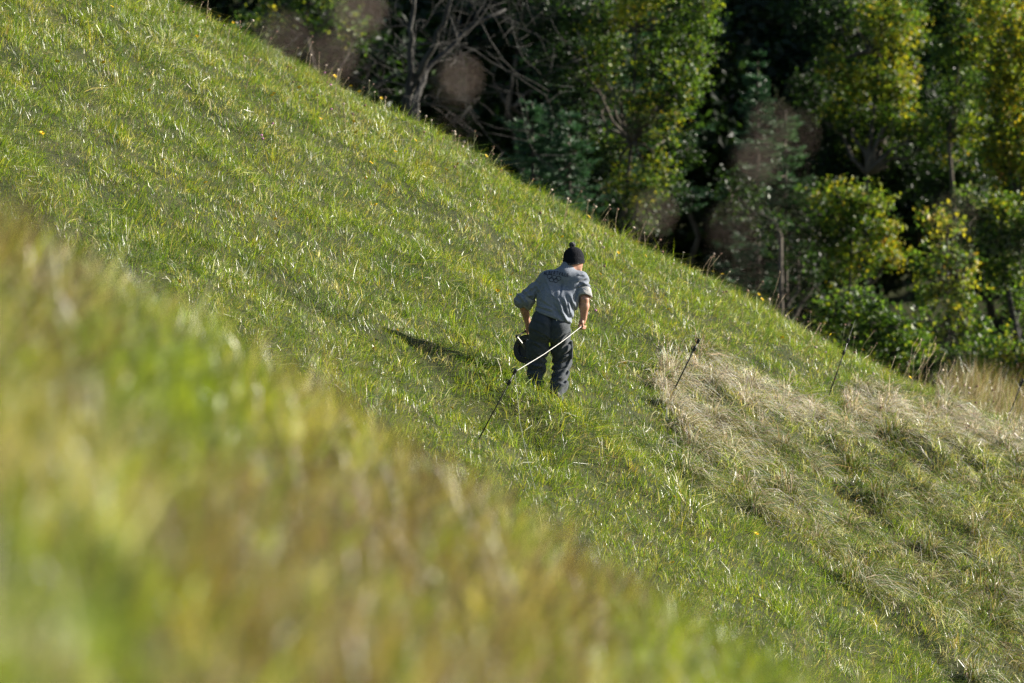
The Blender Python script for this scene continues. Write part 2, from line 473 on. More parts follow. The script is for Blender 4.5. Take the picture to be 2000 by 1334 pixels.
# --- the bank right in front of the lens
def near_bank():
    N = 5200
    y = rng.uniform(5.0, 28, N * 2); x = rng.uniform(-3.2, 3.2, N * 2)
    ok = np.abs(x) < 0.095 * y + 0.45
    x, y = x[ok], y[ok]
    nT = len(x); per = 13; n = nT * per
    R = lambda a: np.repeat(a, per, 0)
    z = ground(x, y)
    px, py = project(x, y, z + 0.12)
    def g(spots):
        s = 0
        for (cx, cy, r) in spots: s = s + np.exp(-((px - cx) ** 2 + (py - cy) ** 2) / (r * r))
        return s
    green = g([(290, 760, 100), (215, 690, 60), (180, 1130, 90), (1130, 910, 50), (60, 1300, 120), (390, 750, 60), (1290, 1240, 80), (1480, 1290, 70)])
    brown = g([(560, 960, 130), (420, 1180, 170), (90, 660, 90), (850, 860, 80), (650, 1150, 130), (40, 430, 110), (760, 1000, 90), (1180, 1130, 80), (280, 1250, 90), (940, 1300, 120), (1060, 1240, 110), (800, 1180, 120), (550, 1290, 140), (420, 1020, 90), (900, 930, 60)])  # dead brown grass, plus the dark of a shadowed hollow put into blade colour
    yell = g([(330, 870, 90), (1270, 1230, 110), (210, 1060, 60), (640, 870, 90), (930, 1060, 70), (540, 800, 80)])
    lush = fbm(x * 2.4, y * 1.1, 81)
    W = np.zeros((nT, len(PN)))
    W[:, 0] = 0.10 + 0.5 * green; W[:, 1] = 0.26 + 1.8 * green; W[:, 2] = 0.34 + 3.0 * green + 0.9 * yell
    W[:, 3] = 0.30 + 2.0 * yell; W[:, 4] = 0.34 + 0.8 * brown; W[:, 5] = 0.16; W[:, 6] = 0.10 + 1.6 * brown; W[:, 7] = 0.12 + 3.2 * brown
    nz = fbm(x * 4.0, y * 1.5, 83, 2)
    W[:, 7] += 1.2 * np.clip(nz - 0.12, 0, 1); W[:, 2] += 1.6 * np.clip(-nz - 0.1, 0, 1); W[:, 5] += 0.8 * np.clip(fbm(x * 6, y * 2.5, 85, 2) - 0.2, 0, 1)
    sp = rng.normal(0, 0.05, (n, 2))
    bx, by = R(x) + sp[:, 0], R(y) + sp[:, 1]
    root = np.stack([bx, by, ground(bx, by) - 0.01], 1)
    h = R(0.07 + 0.17 * np.clip(lush + 0.45, 0, 1)) * rng.uniform(0.6, 1.6, n); tall = rng.random(n) < 0.035; h = np.where(tall, h * 2.2, h)
    lean = 0.3 * rng.standard_normal((n, 3)) * [1, 1, 0] + np.stack([sp[:, 0], sp[:, 1], 0 * bx], 1) / 0.09 + np.array([0.22, -0.1, 0])
    broad = rng.random(n) < 0.05 + 0.22 * R(np.clip(green, 0, 1))
    broad &= ~tall; wd = rng.uniform(0.004, 0.010, n) * np.where(broad, 3.0, 1) * np.where(tall, 0.6, 1)
    W = patchy(W, x, y, 3.2, 1.3, 4.0, 401); W /= W.sum(1)[:, None]
    bm = np.clip(brown, 0, 1)[:, None] * 0.85; gm = np.clip(green, 0, 1)[:, None] * 0.7
    W = W * (1 - bm) + bm * np.array([0, 0, .05, .1, .2, 0, .4, .35]); W = W * (1 - gm) + gm * np.array([.15, .3, .55, 0, 0, 0, 0, 0])
    c = pick_tuft(W, per, 0.85); c[broad] = PC[2] * rng.uniform(0.55, 1.1, (broad.sum(), 1))
    o = obj('bank_grass', np_mesh('bank_grass', *blades(root, h, wd, lean, rng.uniform(0, 1, n), unit2(rng.uniform(0, 6.28, n)), c, 3)), M_bank)
    tag(o, 'blurred green and brown grass on the bank before the slope', 'grass', kind='stuff')
near_bank()

# --- hidden dip and the far shoulder
def extra_grass():
    y = rng.uniform(28, 50, 9000); x = rng.uniform(-7, 7, 9000)
    n = len(x); root = np.stack([x, y, ground(x, y) - 0.01], 1)
    c = pick(np.tile([0.2, 0.4, 0.3, 0.2, 0.2, 0.1, 0.1, 0], (n, 1)), n)
    o = obj('hollow_grass', np_mesh('hollow_grass', *blades(root, rng.uniform(0.1, 0.22, n), rng.uniform(0.01, 0.02, n),
            0.5 * rng.standard_normal((n, 3)) * [1, 1, 0], rng.uniform(0, 1, n), unit2(rng.uniform(0, 6.28, n)), c, 2)), M_grass)
    tag(o, 'sparse grass in the hollow between the bank and the slope', 'grass', kind='stuff')
    N = 26000
    y = rng.uniform(79, 95, N); x = rng.uniform(3.8, 11, N)
    n = N; root = np.stack([x, y, ground(x, y) - 0.01], 1)
    c = pick(np.tile([0.05, 0.12, 0.12, 0.3, 0.55, 0.1, 0.6, 0], (n, 1)), n)
    lean = 0.25 * rng.standard_normal((n, 3)) * [1, 1, 0] + np.array([0.2, 0, 0])
    o = obj('shoulder_grass', np_mesh('shoulder_grass', *blades(root, rng.uniform(0.25, 0.75, n), rng.uniform(0.004, 0.009, n), lean,
            rng.uniform(0, 0.7, n), unit2(rng.uniform(0, 6.28, n)), c, 2)), M_dry)
    tag(o, 'tall brownish grass on the far shoulder in front of the shrubs', 'dry grass', kind='stuff')
extra_grass()

# ------------------------------------------------------------------ trees beyond the ridge
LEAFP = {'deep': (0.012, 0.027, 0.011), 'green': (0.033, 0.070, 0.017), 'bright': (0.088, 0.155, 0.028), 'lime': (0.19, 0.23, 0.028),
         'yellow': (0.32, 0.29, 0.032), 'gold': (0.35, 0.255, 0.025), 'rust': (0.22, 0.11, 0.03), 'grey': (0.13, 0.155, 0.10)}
LN = list(LEAFP); LC = np.array([LEAFP[k] for k in LN])

def leaves(cent, normal_bias, size, color):
    n = len(cent)
    nrm = rng.standard_normal((n, 3)) * 0.75 + normal_bias; nrm /= np.linalg.norm(nrm, axis=1)[:, None]
    t = np.cross(nrm, rng.standard_normal((n, 3))); t /= np.linalg.norm(t, axis=1)[:, None] + 1e-9
    b = np.cross(nrm, t)
    L = size * rng.uniform(0.7, 1.3, n); Wd = L * rng.uniform(0.5, 0.8, n)
    v0 = cent - t * (L / 2)[:, None]; v2 = cent + t * (L / 2)[:, None]
    fold = nrm * (Wd * 0.12)[:, None]
    v1 = cent + b * (Wd / 2)[:, None] + fold - t * (L * .08)[:, None]; v3 = cent - b * (Wd / 2)[:, None] + fold - t * (L * .08)[:, None]
    V = np.stack([v0, v1, v2, v3], 1).reshape(-1, 3)
    i = np.arange(n) * 4
    return V, [np.stack([i, i + 1, i + 2], 1), np.stack([i, i + 2, i + 3], 1)], np.repeat(color, 4, 0)

def branch_path(a, b, sag=0.0, wob=0.08, n=6):
    a = np.asarray(a, float); b = np.asarray(b, float)
    t = np.linspace(0, 1, n)[:, None]
    p = a + (b - a) * t
    L = np.linalg.norm(b - a)
    p[1:-1] += rng.normal(0, wob * L / n, (n - 2, 3))
    p[:, 2] += sag * L * np.sin(t[:, 0] * math.pi)
    return p

def leafy_tree(name, label, cat, d, base_px, lobes, pal, size=0.11, dens=1.0, group=None, trunk_r=0.13, bark=M_bark, drop=0.0, base_py=None, twig_leaves=12):
    """lobes: (px, py, rx, ry, depth offset[, palette]) in photograph pixels at this tree's distance"""
    bx = (base_px - 1000) / FPX * d
    base = np.array([bx, d, float(ground(bx, d)) - 0.15])
    root = empty(name, base)
    tag(root, label, cat, group)
    A = Acc(); T = Acc()
    m = d / FPX
    cs = []
    for lb in lobes:
        px, py, rx, ry, dd = lb[:5]
        p = P(px, py, d + dd); cs.append((p, rx * m, ry * m, lb[5] if len(lb) > 5 else pal))
    cs_top = max(c[0][2] for c in cs)
    cx = np.mean([c[0][0] for c in cs])
    H = max(cs_top - base[2], 1.5)
    top = np.array([cx, d, base[2] + H * 0.95])
    tp = branch_path(base, top, 0, 0.12, 9); tp[0] = base
    T.add(*tube(tp - base, np.linspace(trunk_r, trunk_r * 0.25, 9), 8))
    for (c, rx, rz, pl) in cs:
        ry = (rx + rz) * 0.5
        # limb from the trunk into the lobe
        hz = np.clip(c[2] - 0.6 * abs(c[0] - cx) - 0.4, base[2] + 0.3 * (c[2] - base[2]), base[2] + 0.9 * H)
        k = np.argmin(np.abs(tp[:, 2] - hz))
        T.add(*tube(branch_path(tp[k], c, 0.05, 0.25, 6) - base, np.linspace(trunk_r * 0.4, 0.012, 6), 5))
        vol = 4.19 * rx * ry * rz
        nt_ = max(14, int(vol ** 0.8 * 130 * dens * (0.11 / size if size < 0.15 else 1)))
        u = rng.standard_normal((nt_, 3)); u /= np.linalg.norm(u, axis=1)[:, None]
        r = rng.uniform(0.30, 1.0, nt_) ** 0.55 * (1 + 0.16 * rng.standard_normal(nt_))
        tc = c + u * r[:, None] * np.array([rx, ry, rz])
        for j in range(0, nt_, max(1, nt_ // 7)):
            T.add(*tube(branch_path(c, tc[j], 0, 0.2, 4) - base, np.linspace(0.016, 0.004, 4), 4))
        w_ = np.array([pl.get(k_, 0.0) for k_ in LN]); w_ = w_ / w_.sum()
        kt = rng.choice(len(LN), nt_, p=w_)
        per = twig_leaves
        tw = rng.standard_normal((nt_, 3)) * 0.6 + u; tw /= np.linalg.norm(tw, axis=1)[:, None]
        tw[:, 2] -= drop
        s = rng.uniform(-1, 1, nt_ * per)
        ce = np.repeat(tc, per, 0) + np.repeat(tw, per, 0) * (s * 0.2)[:, None] + rng.normal(0, 0.075, (nt_ * per, 3)) * (size / 0.1)
        ki = np.repeat(kt, per); sw = rng.random(len(ki)) < 0.3
        ki[sw] = rng.choice(len(LN), sw.sum(), p=w_)
        cc = LC[ki] * (1 + 0.2 * rng.standard_normal((len(ki), 1))).clip(0.5, 1.6)
        A.add(*leaves(ce - base, np.repeat(u, per, 0) * 0.5 + np.array([0, 0, 0.35]), size, cc)[:2], cc.repeat(4, 0))
    obj('trunk', T.mesh('trunk', True), bark, root)
    cr = obj('crown', A.mesh('crown'), M_leaf, root)
    cr['kind'] = 'stuff'
    return root

def spruce(name, label, d, base_px, top_py, half_px, low_py, col_, group=None, dens=1.0):
    bx = (base_px - 1000) / FPX * d
    base = np.array([bx, d, float(ground(bx, d)) - 0.15])
    root = empty(name, base); tag(root, label, 'spruce', group)
    top = P(base_px, top_py, d)[2]; low = P(base_px, low_py, d)[2]
    Rm = half_px * d / FPX
    H = top - base[2]
    T = Acc()
    T.add(*tube([[0, 0, 0], [0.03, 0, H * 0.5], [0, 0, H]], [0.16, 0.10, 0.01], 8))
    tv = []; tdir = []; tl = []
    z = max(low, base[2] + 0.5)
    while z < top - 0.1:
        f = (top - z) / max(top - low, 0.1)
        L = Rm * min(1.0, f) ** 0.75
        nb = 7 if L > 0.7 else 5
        a0 = rng.uniform(0, 6.28)
        for b_ in range(nb):
            a = a0 + b_ * 6.283 / nb + rng.normal(0, 0.15)
            Lb = L * rng.uniform(0.45, 1.2)
            dv = np.array([math.cos(a), math.sin(a), 0])
            n = max(4, int(Lb / 0.16))
            t = np.linspace(0, 1, n)
            pth = np.array([0, 0, z - base[2]]) + dv * (Lb * t)[:, None]
            pth[:, 2] += Lb * (-rng.uniform(0.1, 0.5) * t + rng.uniform(0.1, 0.35) * t ** 2.2) + rng.normal(0, 0.12)
            T.add(*tube(pth, np.linspace(0.022, 0.005, n), 4))
            for q in range(1, n):
                sl_ = 0.16 + 0.28 * Lb * (1 - t[q]) ** 0.8 * rng.uniform(0.6, 1.2)
                side = np.cross(dv, [0, 0, 1])
                for sg in (-1, 1):
                    w_ = dv * 0.75 + sg * side * 0.8 + np.array([0, 0, rng.normal(0.05, 0.18)])
                    tv.append(pth[q]); tdir.append(w_ / np.linalg.norm(w_)); tl.append(sl_)
            tv.append(pth[-1]); tdir.append(dv * 0.9 + np.array([0, 0, 0.35])); tl.append(0.22)
        z += rng.uniform(0.12, 0.34) / dens
    tv = np.array(tv); tdir = np.array(tdir); tl = np.array(tl)
    per = 20
    n = len(tv) * per
    Rr = lambda a_: np.repeat(a_, per, 0)
    s = rng.random(n)
    ce = Rr(tv) + Rr(tdir) * (Rr(tl) * s)[:, None]
    perp = np.cross(Rr(tdir), rng.standard_normal((n, 3))); perp /= np.linalg.norm(perp, axis=1)[:, None] + 1e-9
    nd = Rr(tdir) * 0.75 + perp * 0.65; nd[:, 2] += 0.15
    Ln = rng.uniform(0.05, 0.085, n)
    wv = np.cross(nd, rng.standard_normal((n, 3))); wv /= np.linalg.norm(wv, axis=1)[:, None] + 1e-9
    wv *= 0.017
    V = np.stack([ce - wv, ce + wv, ce + nd * Ln[:, None]], 1).reshape(-1, 3)
    i = np.arange(n) * 3
    tipc = Rr(rng.random(len(tv)))[:, None]
    cc = np.array(col_) * (0.8 + 0.6 * tipc) * (1 + 0.15 * rng.standard_normal((n, 1))).clip(0.5, 1.6)
    obj('trunk', T.mesh('trunk', True), M_bark, root)
    c = obj('crown', np_mesh('crown', V, [np.stack([i, i + 1, i + 2], 1)], np.repeat(cc, 3, 0)), M_needle, root); c['kind'] = 'stuff'
    return root

def bare_tree(name, label, d, base_px, stems):
    bx = (base_px - 1000) / FPX * d
    base = np.array([bx, d, float(ground(bx, d)) - 0.15])
    root = empty(name, base); tag(root, label, 'bare tree')
    tw = Acc()
    def grow(p, dv, L, r, lev):
        n = 6
        pts = [p]; q = np.array(dv, float)
        for k in range(n - 1):
            q = q + rng.normal(0, 0.13, 3); q /= np.linalg.norm(q)
            pts.append(pts[-1] + q * L / (n - 1))
        tw.add(*tube(np.array(pts) - base, np.linspace(r, max(r * 0.35, 0.004), n), 5 if lev < 2 else 4))
        if lev < 3:
            for k in range(3 + (lev == 0)):
                j = rng.integers(1, n)
                side = rng.standard_normal(3); side -= q * side.dot(q); side /= np.linalg.norm(side)
                nd = q * 0.6 + side * 0.8 + np.array([0, 0, 0.02]); nd /= np.linalg.norm(nd)
                grow(pts[j], nd, L * rng.uniform(0.5, 0.8), max(r * 0.45, 0.005), lev + 1)
    for st in stems:
        pts = np.array([P(px, py, d + dd) for (px, py, dd) in st])
        pts = np.concatenate([[base], pts])
        tt = np.linspace(0, 1, len(pts)); t2 = np.linspace(0, 1, 16)
        pp = np.stack([np.interp(t2, tt, pts[:, k]) for k in range(3)], 1) + rng.normal(0, 0.025, (16, 3))
        V_, F_ = tube(pp - base, np.linspace(0.085, 0.028, 16), 8)
        obj('stem', np_mesh('stem', V_, F_, smooth=True), M_palebark, root)
        for k in range(4, 16):
            for rep in range(1):
                dv = rng.standard_normal(3) * np.array([1, 0.7, 0.35]) + np.array([0.25, 0, 0.05]); dv /= np.linalg.norm(dv)
                grow(pp[k], dv, rng.uniform(0.9, 2.2), 0.014, 1)
    t = obj('twigs', tw.mesh('twigs', True), M_palebark, root); t['kind'] = 'stuff'
    return root

G = dict
dark = G(deep=0.75, green=0.25)  # shade of the deep wood put into the leaf colour
mixed = G(deep=0.2, green=0.4, bright=0.25, lime=0.12, yellow=0.03)
autumn = G(green=0.25, bright=0.35, lime=0.29, yellow=0.09, gold=0.02)
gold = G(green=0.08, bright=0.22, lime=0.42, yellow=0.22, gold=0.05, rust=0.01)
greyg = G(green=0.3, grey=0.5, bright=0.2)
greenb = G(green=0.45, bright=0.45, lime=0.1)

# the leafless tree and what stands round it
bare_tree('bare_tree', 'leafless pale tree with thin tangled twigs in the dark gap of the wood', 104, 795,
          [[(800, 205, 0), (806, 100, 0), (803, 40, 0), (815, -60, 0)],
           [(792, 195, 0.2), (820, 140, 0), (850, 80, -.2), (872, 20, -.3), (890, -60, -.3)],
           [(812, 200, -.3), (835, 130, 0.3), (905, 60, .6), (985, 20, .9)]])
leafy_tree('small_tree', 'small dark green tree left of the leafless tree above the ridge', 'tree', 116, 560,
           [(545, 20, 55, 40, 0), (655, 30, 50, 35, 0), (690, 75, 28, 22, 0.4), (610, -20, 60, 40, 0), (500, 60, 40, 35, .5)], mixed, 0.10, 0.55)
# the large mixed group in the middle
spruce('spruce_tree', 'broad blue green spruce tangled with yellowing leaves beside the leafless tree', 113, 1175, -330, 225, 400, (0.030, 0.072, 0.035))
leafy_tree('birch_tree', 'yellow green leafy tree growing through the broad spruce', 'tree', 110.6, 1245,
           [(1240, 20, 55, 45, 0, gold), (1330, 70, 50, 55, .4, greenb), (1275, 120, 70, 50, 0, mixed), (1350, 165, 40, 38, .2, greenb),
            (1310, 190, 45, 35, -.2, mixed), (1205, 190, 26, 24, -.5, greyg), (1240, 205, 60, 24, 0), (1325, 228, 26, 20, 0, gold), (1250, 235, 40, 18, 0, greyg),
            (1290, 310, 22, 15, 0, autumn), (1225, 365, 42, 32, 0, autumn), (1245, 390, 18, 16, -.3, gold), (1262, 330, 26, 18, 0, autumn), (1180, 60, 50, 60, .6, mixed),
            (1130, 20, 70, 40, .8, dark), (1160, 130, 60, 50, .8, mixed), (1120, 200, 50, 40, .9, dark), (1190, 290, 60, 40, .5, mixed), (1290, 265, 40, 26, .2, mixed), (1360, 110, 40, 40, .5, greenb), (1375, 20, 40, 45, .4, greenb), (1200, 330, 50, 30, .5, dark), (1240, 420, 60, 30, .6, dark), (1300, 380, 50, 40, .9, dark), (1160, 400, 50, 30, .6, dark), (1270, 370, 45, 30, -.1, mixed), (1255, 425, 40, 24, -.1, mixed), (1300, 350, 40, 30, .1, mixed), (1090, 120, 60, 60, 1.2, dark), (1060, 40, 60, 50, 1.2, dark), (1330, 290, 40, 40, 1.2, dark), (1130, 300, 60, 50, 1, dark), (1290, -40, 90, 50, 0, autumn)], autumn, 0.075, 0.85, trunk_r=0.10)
for (px_, tp_, hw_, lo_, d_, lab_) in [(1040, 200, 52, 420, 106, 'slimmer young spruce on the leafless tree\'s side of the broad spruce'), (1112, 232, 60, 430, 106, 'wider young spruce with soft pale shoots against the foot of the broad spruce')]:
    spruce('young_spruce', lab_, d_, px_, tp_, hw_, lo_, (0.040, 0.095, 0.045), 'young spruces at the foot of the broad spruce', 1.3)
spruce('spruce_tree', 'slim spruce with light tips in the dark gap left of the maple', 117, 1480, 120, 75, 560, (0.034, 0.085, 0.040))
spruce('spruce_tree', 'pale tipped young spruce in front of the maple foliage', 114, 1535, 215, 62, 480, (0.055, 0.12, 0.05), dens=1.3)
leafy_tree('maple_tree', 'tall maple with three tiers of foliage turning yellow at the edge', 'maple', 121, 1640,
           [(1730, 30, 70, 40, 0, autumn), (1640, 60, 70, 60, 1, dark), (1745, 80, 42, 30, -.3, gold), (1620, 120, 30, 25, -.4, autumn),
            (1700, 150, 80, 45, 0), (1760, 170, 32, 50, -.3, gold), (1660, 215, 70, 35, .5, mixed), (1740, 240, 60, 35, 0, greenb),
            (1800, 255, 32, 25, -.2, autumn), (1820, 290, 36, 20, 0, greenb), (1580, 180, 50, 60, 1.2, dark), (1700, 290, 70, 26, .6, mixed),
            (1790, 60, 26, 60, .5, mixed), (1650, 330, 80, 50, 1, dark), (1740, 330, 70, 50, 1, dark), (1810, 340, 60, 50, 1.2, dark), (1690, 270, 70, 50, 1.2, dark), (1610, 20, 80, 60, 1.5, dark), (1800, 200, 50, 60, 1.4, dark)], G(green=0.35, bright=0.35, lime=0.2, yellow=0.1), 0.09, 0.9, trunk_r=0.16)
leafy_tree('maple_tree', 'lower maple bough dome with yellowed crown edge above the green shrub', 'maple', 113, 1600,
           [(1640, 385, 60, 32, 0, autumn), (1700, 400, 48, 28, -.2, autumn), (1660, 440, 70, 35, 0, mixed), (1735, 460, 30, 36, -.2, gold),
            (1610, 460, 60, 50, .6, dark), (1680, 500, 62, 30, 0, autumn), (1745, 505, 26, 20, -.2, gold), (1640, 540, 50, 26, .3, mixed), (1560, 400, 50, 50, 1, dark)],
           G(green=0.4, bright=0.35, lime=0.2, yellow=0.05), 0.09, 0.95, trunk_r=0.10)
leafy_tree('maple_tree', 'bright green maple reaching in between the yellow willow and the tall maple', 'maple', 117, 1850,
           [(1870, 40, 50, 45, 0, mixed), (1850, 110, 40, 40, 0, greenb), (1880, 170, 50, 40, 0, greenb), (1850, 230, 40, 40, .2, greenb),
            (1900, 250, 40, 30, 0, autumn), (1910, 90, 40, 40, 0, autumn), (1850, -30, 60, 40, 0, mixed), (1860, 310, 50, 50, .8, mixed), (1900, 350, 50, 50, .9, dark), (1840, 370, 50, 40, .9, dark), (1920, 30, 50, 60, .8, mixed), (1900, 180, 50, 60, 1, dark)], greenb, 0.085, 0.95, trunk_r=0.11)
leafy_tree('willow_tree', 'bright yellow autumn willow at the sunny edge of the wood', 'willow', 111, 1985,
           [(1960, 30, 55, 50, 0), (1985, 110, 45, 60, 0), (1950, 120, 36, 40, -.3), (1975, 190, 50, 50, 0), (1935, 190, 30, 30, -.2), (1980, 270, 50, 40, 0),
            (1940, 260, 26, 30, 0, autumn), (1965, 330, 42, 36, 0), (1925, 300, 22, 20, 0, autumn), (2050, 80, 60, 80, .5), (2050, 240, 60, 80, .5), (1930, -20, 60, 40, .5), (2040, 340, 50, 50, 0)],
           gold, 0.085, 0.9, trunk_r=0.10, bark=M_palebark, drop=0.5, twig_leaves=14)
leafy_tree('willow_tree', 'grey green drooping willow under the yellow one', 'willow', 109, 1930,
           [(1890, 400, 42, 34, 0), (1960, 410, 50, 34, 0, autumn), (1925, 460, 46, 40, 0), (1985, 480, 40, 50, 0), (1880, 470, 30, 36, .3), (2040, 450, 50, 60, 0), (1960, 540, 40, 40, 0, greenb), (1990, 590, 30, 40, .3, greenb)],
           greyg, 0.09, 0.8, trunk_r=0.10, drop=0.7, bark=M_palebark, twig_leaves=14)
leafy_tree('hazel_shrub', 'hazel shrub with yellow leaf clusters between the maple and the grey willow', 'shrub', 107, 1830,
           [(1820, 430, 34, 24, 0, autumn), (1850, 440, 30, 24, 0, gold), (1860, 500, 40, 30, 0, autumn), (1810, 520, 36, 34, .3, mixed), (1880, 545, 40, 26, 0, gold), (1835, 570, 40, 24, 0, autumn),
            (1870, 600, 50, 26, 0, autumn), (1800, 600, 30, 26, .3, mixed), (1905, 640, 40, 30, .2, greenb), (1850, 650, 50, 26, .3, mixed)], autumn, 0.11, 0.7, trunk_r=0.06)
leafy_tree('green_shrub', 'fresh green shrub right behind the ridge under the maple bough', 'shrub', 100, 1690,
           [(1640, 600, 44, 28, 0), (1700, 610, 44, 30, 0), (1750, 640, 40, 34, 0), (1690, 660, 50, 36, 0), (1620, 640, 30, 24, .3, mixed), (1740, 690, 44, 26, 0), (1790, 670, 36, 30, .3), (1670, 575, 40, 20, .5, greyg)],
           greenb, 0.10, 0.9, trunk_r=0.05)
leafy_tree('green_shrub', 'sunlit olive shrub at the right edge behind the brownish shoulder', 'shrub', 103, 1920,
           [(1900, 700, 46, 36, 0), (1960, 690, 44, 44, 0, autumn), (1930, 740, 44, 30, 0, autumn), (1990, 730, 40, 40, 0, G(lime=.3, rust=.4, green=.3)), (1850, 700, 40, 34, .3, mixed), (2040, 700, 50, 60, 0), (1975, 780, 50, 30, 0, G(lime=.3, rust=.4, green=.3)), (1810, 720, 30, 24, .3, mixed)],
           G(green=.3, bright=.45, lime=.25), 0.09, 0.8, trunk_r=0.05)
# leaning dark trunk in the gap
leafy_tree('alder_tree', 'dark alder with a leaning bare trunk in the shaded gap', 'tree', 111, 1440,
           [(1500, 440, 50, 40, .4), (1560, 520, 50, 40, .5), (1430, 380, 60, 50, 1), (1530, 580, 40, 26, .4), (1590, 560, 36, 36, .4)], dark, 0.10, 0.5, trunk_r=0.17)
# dark wood behind, each tree its own
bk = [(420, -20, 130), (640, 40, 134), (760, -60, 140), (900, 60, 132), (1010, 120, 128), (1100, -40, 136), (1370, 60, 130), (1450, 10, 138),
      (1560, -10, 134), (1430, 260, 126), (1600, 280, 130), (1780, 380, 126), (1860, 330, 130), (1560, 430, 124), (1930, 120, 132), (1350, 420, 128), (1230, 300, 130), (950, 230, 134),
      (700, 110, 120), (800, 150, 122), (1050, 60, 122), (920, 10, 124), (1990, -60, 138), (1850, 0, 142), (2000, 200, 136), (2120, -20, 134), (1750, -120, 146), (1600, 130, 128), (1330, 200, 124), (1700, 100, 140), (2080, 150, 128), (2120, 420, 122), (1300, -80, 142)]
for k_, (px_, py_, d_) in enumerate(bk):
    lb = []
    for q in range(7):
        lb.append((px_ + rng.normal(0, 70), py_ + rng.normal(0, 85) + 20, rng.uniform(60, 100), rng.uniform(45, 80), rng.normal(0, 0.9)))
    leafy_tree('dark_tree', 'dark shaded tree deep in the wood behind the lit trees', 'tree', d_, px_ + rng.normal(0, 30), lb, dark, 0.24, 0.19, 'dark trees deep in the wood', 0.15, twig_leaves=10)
# unseen trees added to the right, outside the picture, to shade what lies behind
for k_, (x_, y_, h_) in enumerate([(16, 131, 17), (20, 136, 18), (17, 142, 20), (27, 133, 16), (26, 147, 20), (16, 152, 20), (33, 142, 18), (22, 142, 20), (13, 146, 20), (21, 150, 21)]):
    d_ = y_; px0 = 1000 + x_ / d_ * FPX; zb = float(ground(x_, y_)); lb = []
    for q in range(18):
        fz = rng.uniform(0.25, 1.25)
        p_ = np.array([x_ + rng.normal(0, 1.7), y_, zb + h_ * fz])
        u_, v_ = project(*p_)
        lb.append((u_, v_, rng.uniform(120, 170), rng.uniform(90, 150), rng.normal(0, 1.5)))
    leafy_tree('shade_tree', 'unseen tall broadleaved tree added right of the willow to shade the wood', 'tree', d_, px0, lb, mixed, 0.80, 0.06, 'added shade trees right of the willow', 0.2, twig_leaves=8)

# ------------------------------------------------------------------ signed distance modelling for the figure
def capsule(p, a, b, ra, rb):
    a = np.asarray(a, float); b = np.asarray(b, float)
    ab = b - a
    t = np.clip(((p - a) @ ab) / (ab @ ab + 1e-12), 0, 1)
    return np.linalg.norm(p - a - t[:, None] * ab, axis=1) - (ra + t * (rb - ra))

def smin(a, b, k):
    h = np.clip(0.5 + 0.5 * (b - a) / k, 0, 1)
    return b * (1 - h) + a * h - k * h * (1 - h)

def chain(p, pts, k=0.03):
    d = None
    for (a, b) in zip(pts[:-1], pts[1:]):
        c = capsule(p, a[:3], b[:3], a[3], b[3])
        d = c if d is None else smin(d, c, k)
    return d

def ellipsoid(p, c, axes, radii):
    q = (p - np.asarray(c)) @ np.asarray(axes).T / np.asarray(radii)
    k = np.linalg.norm(q, axis=1)
    return (k - 1) * min(radii) * (1 + 0.35 * (max(radii) / min(radii) - 1))

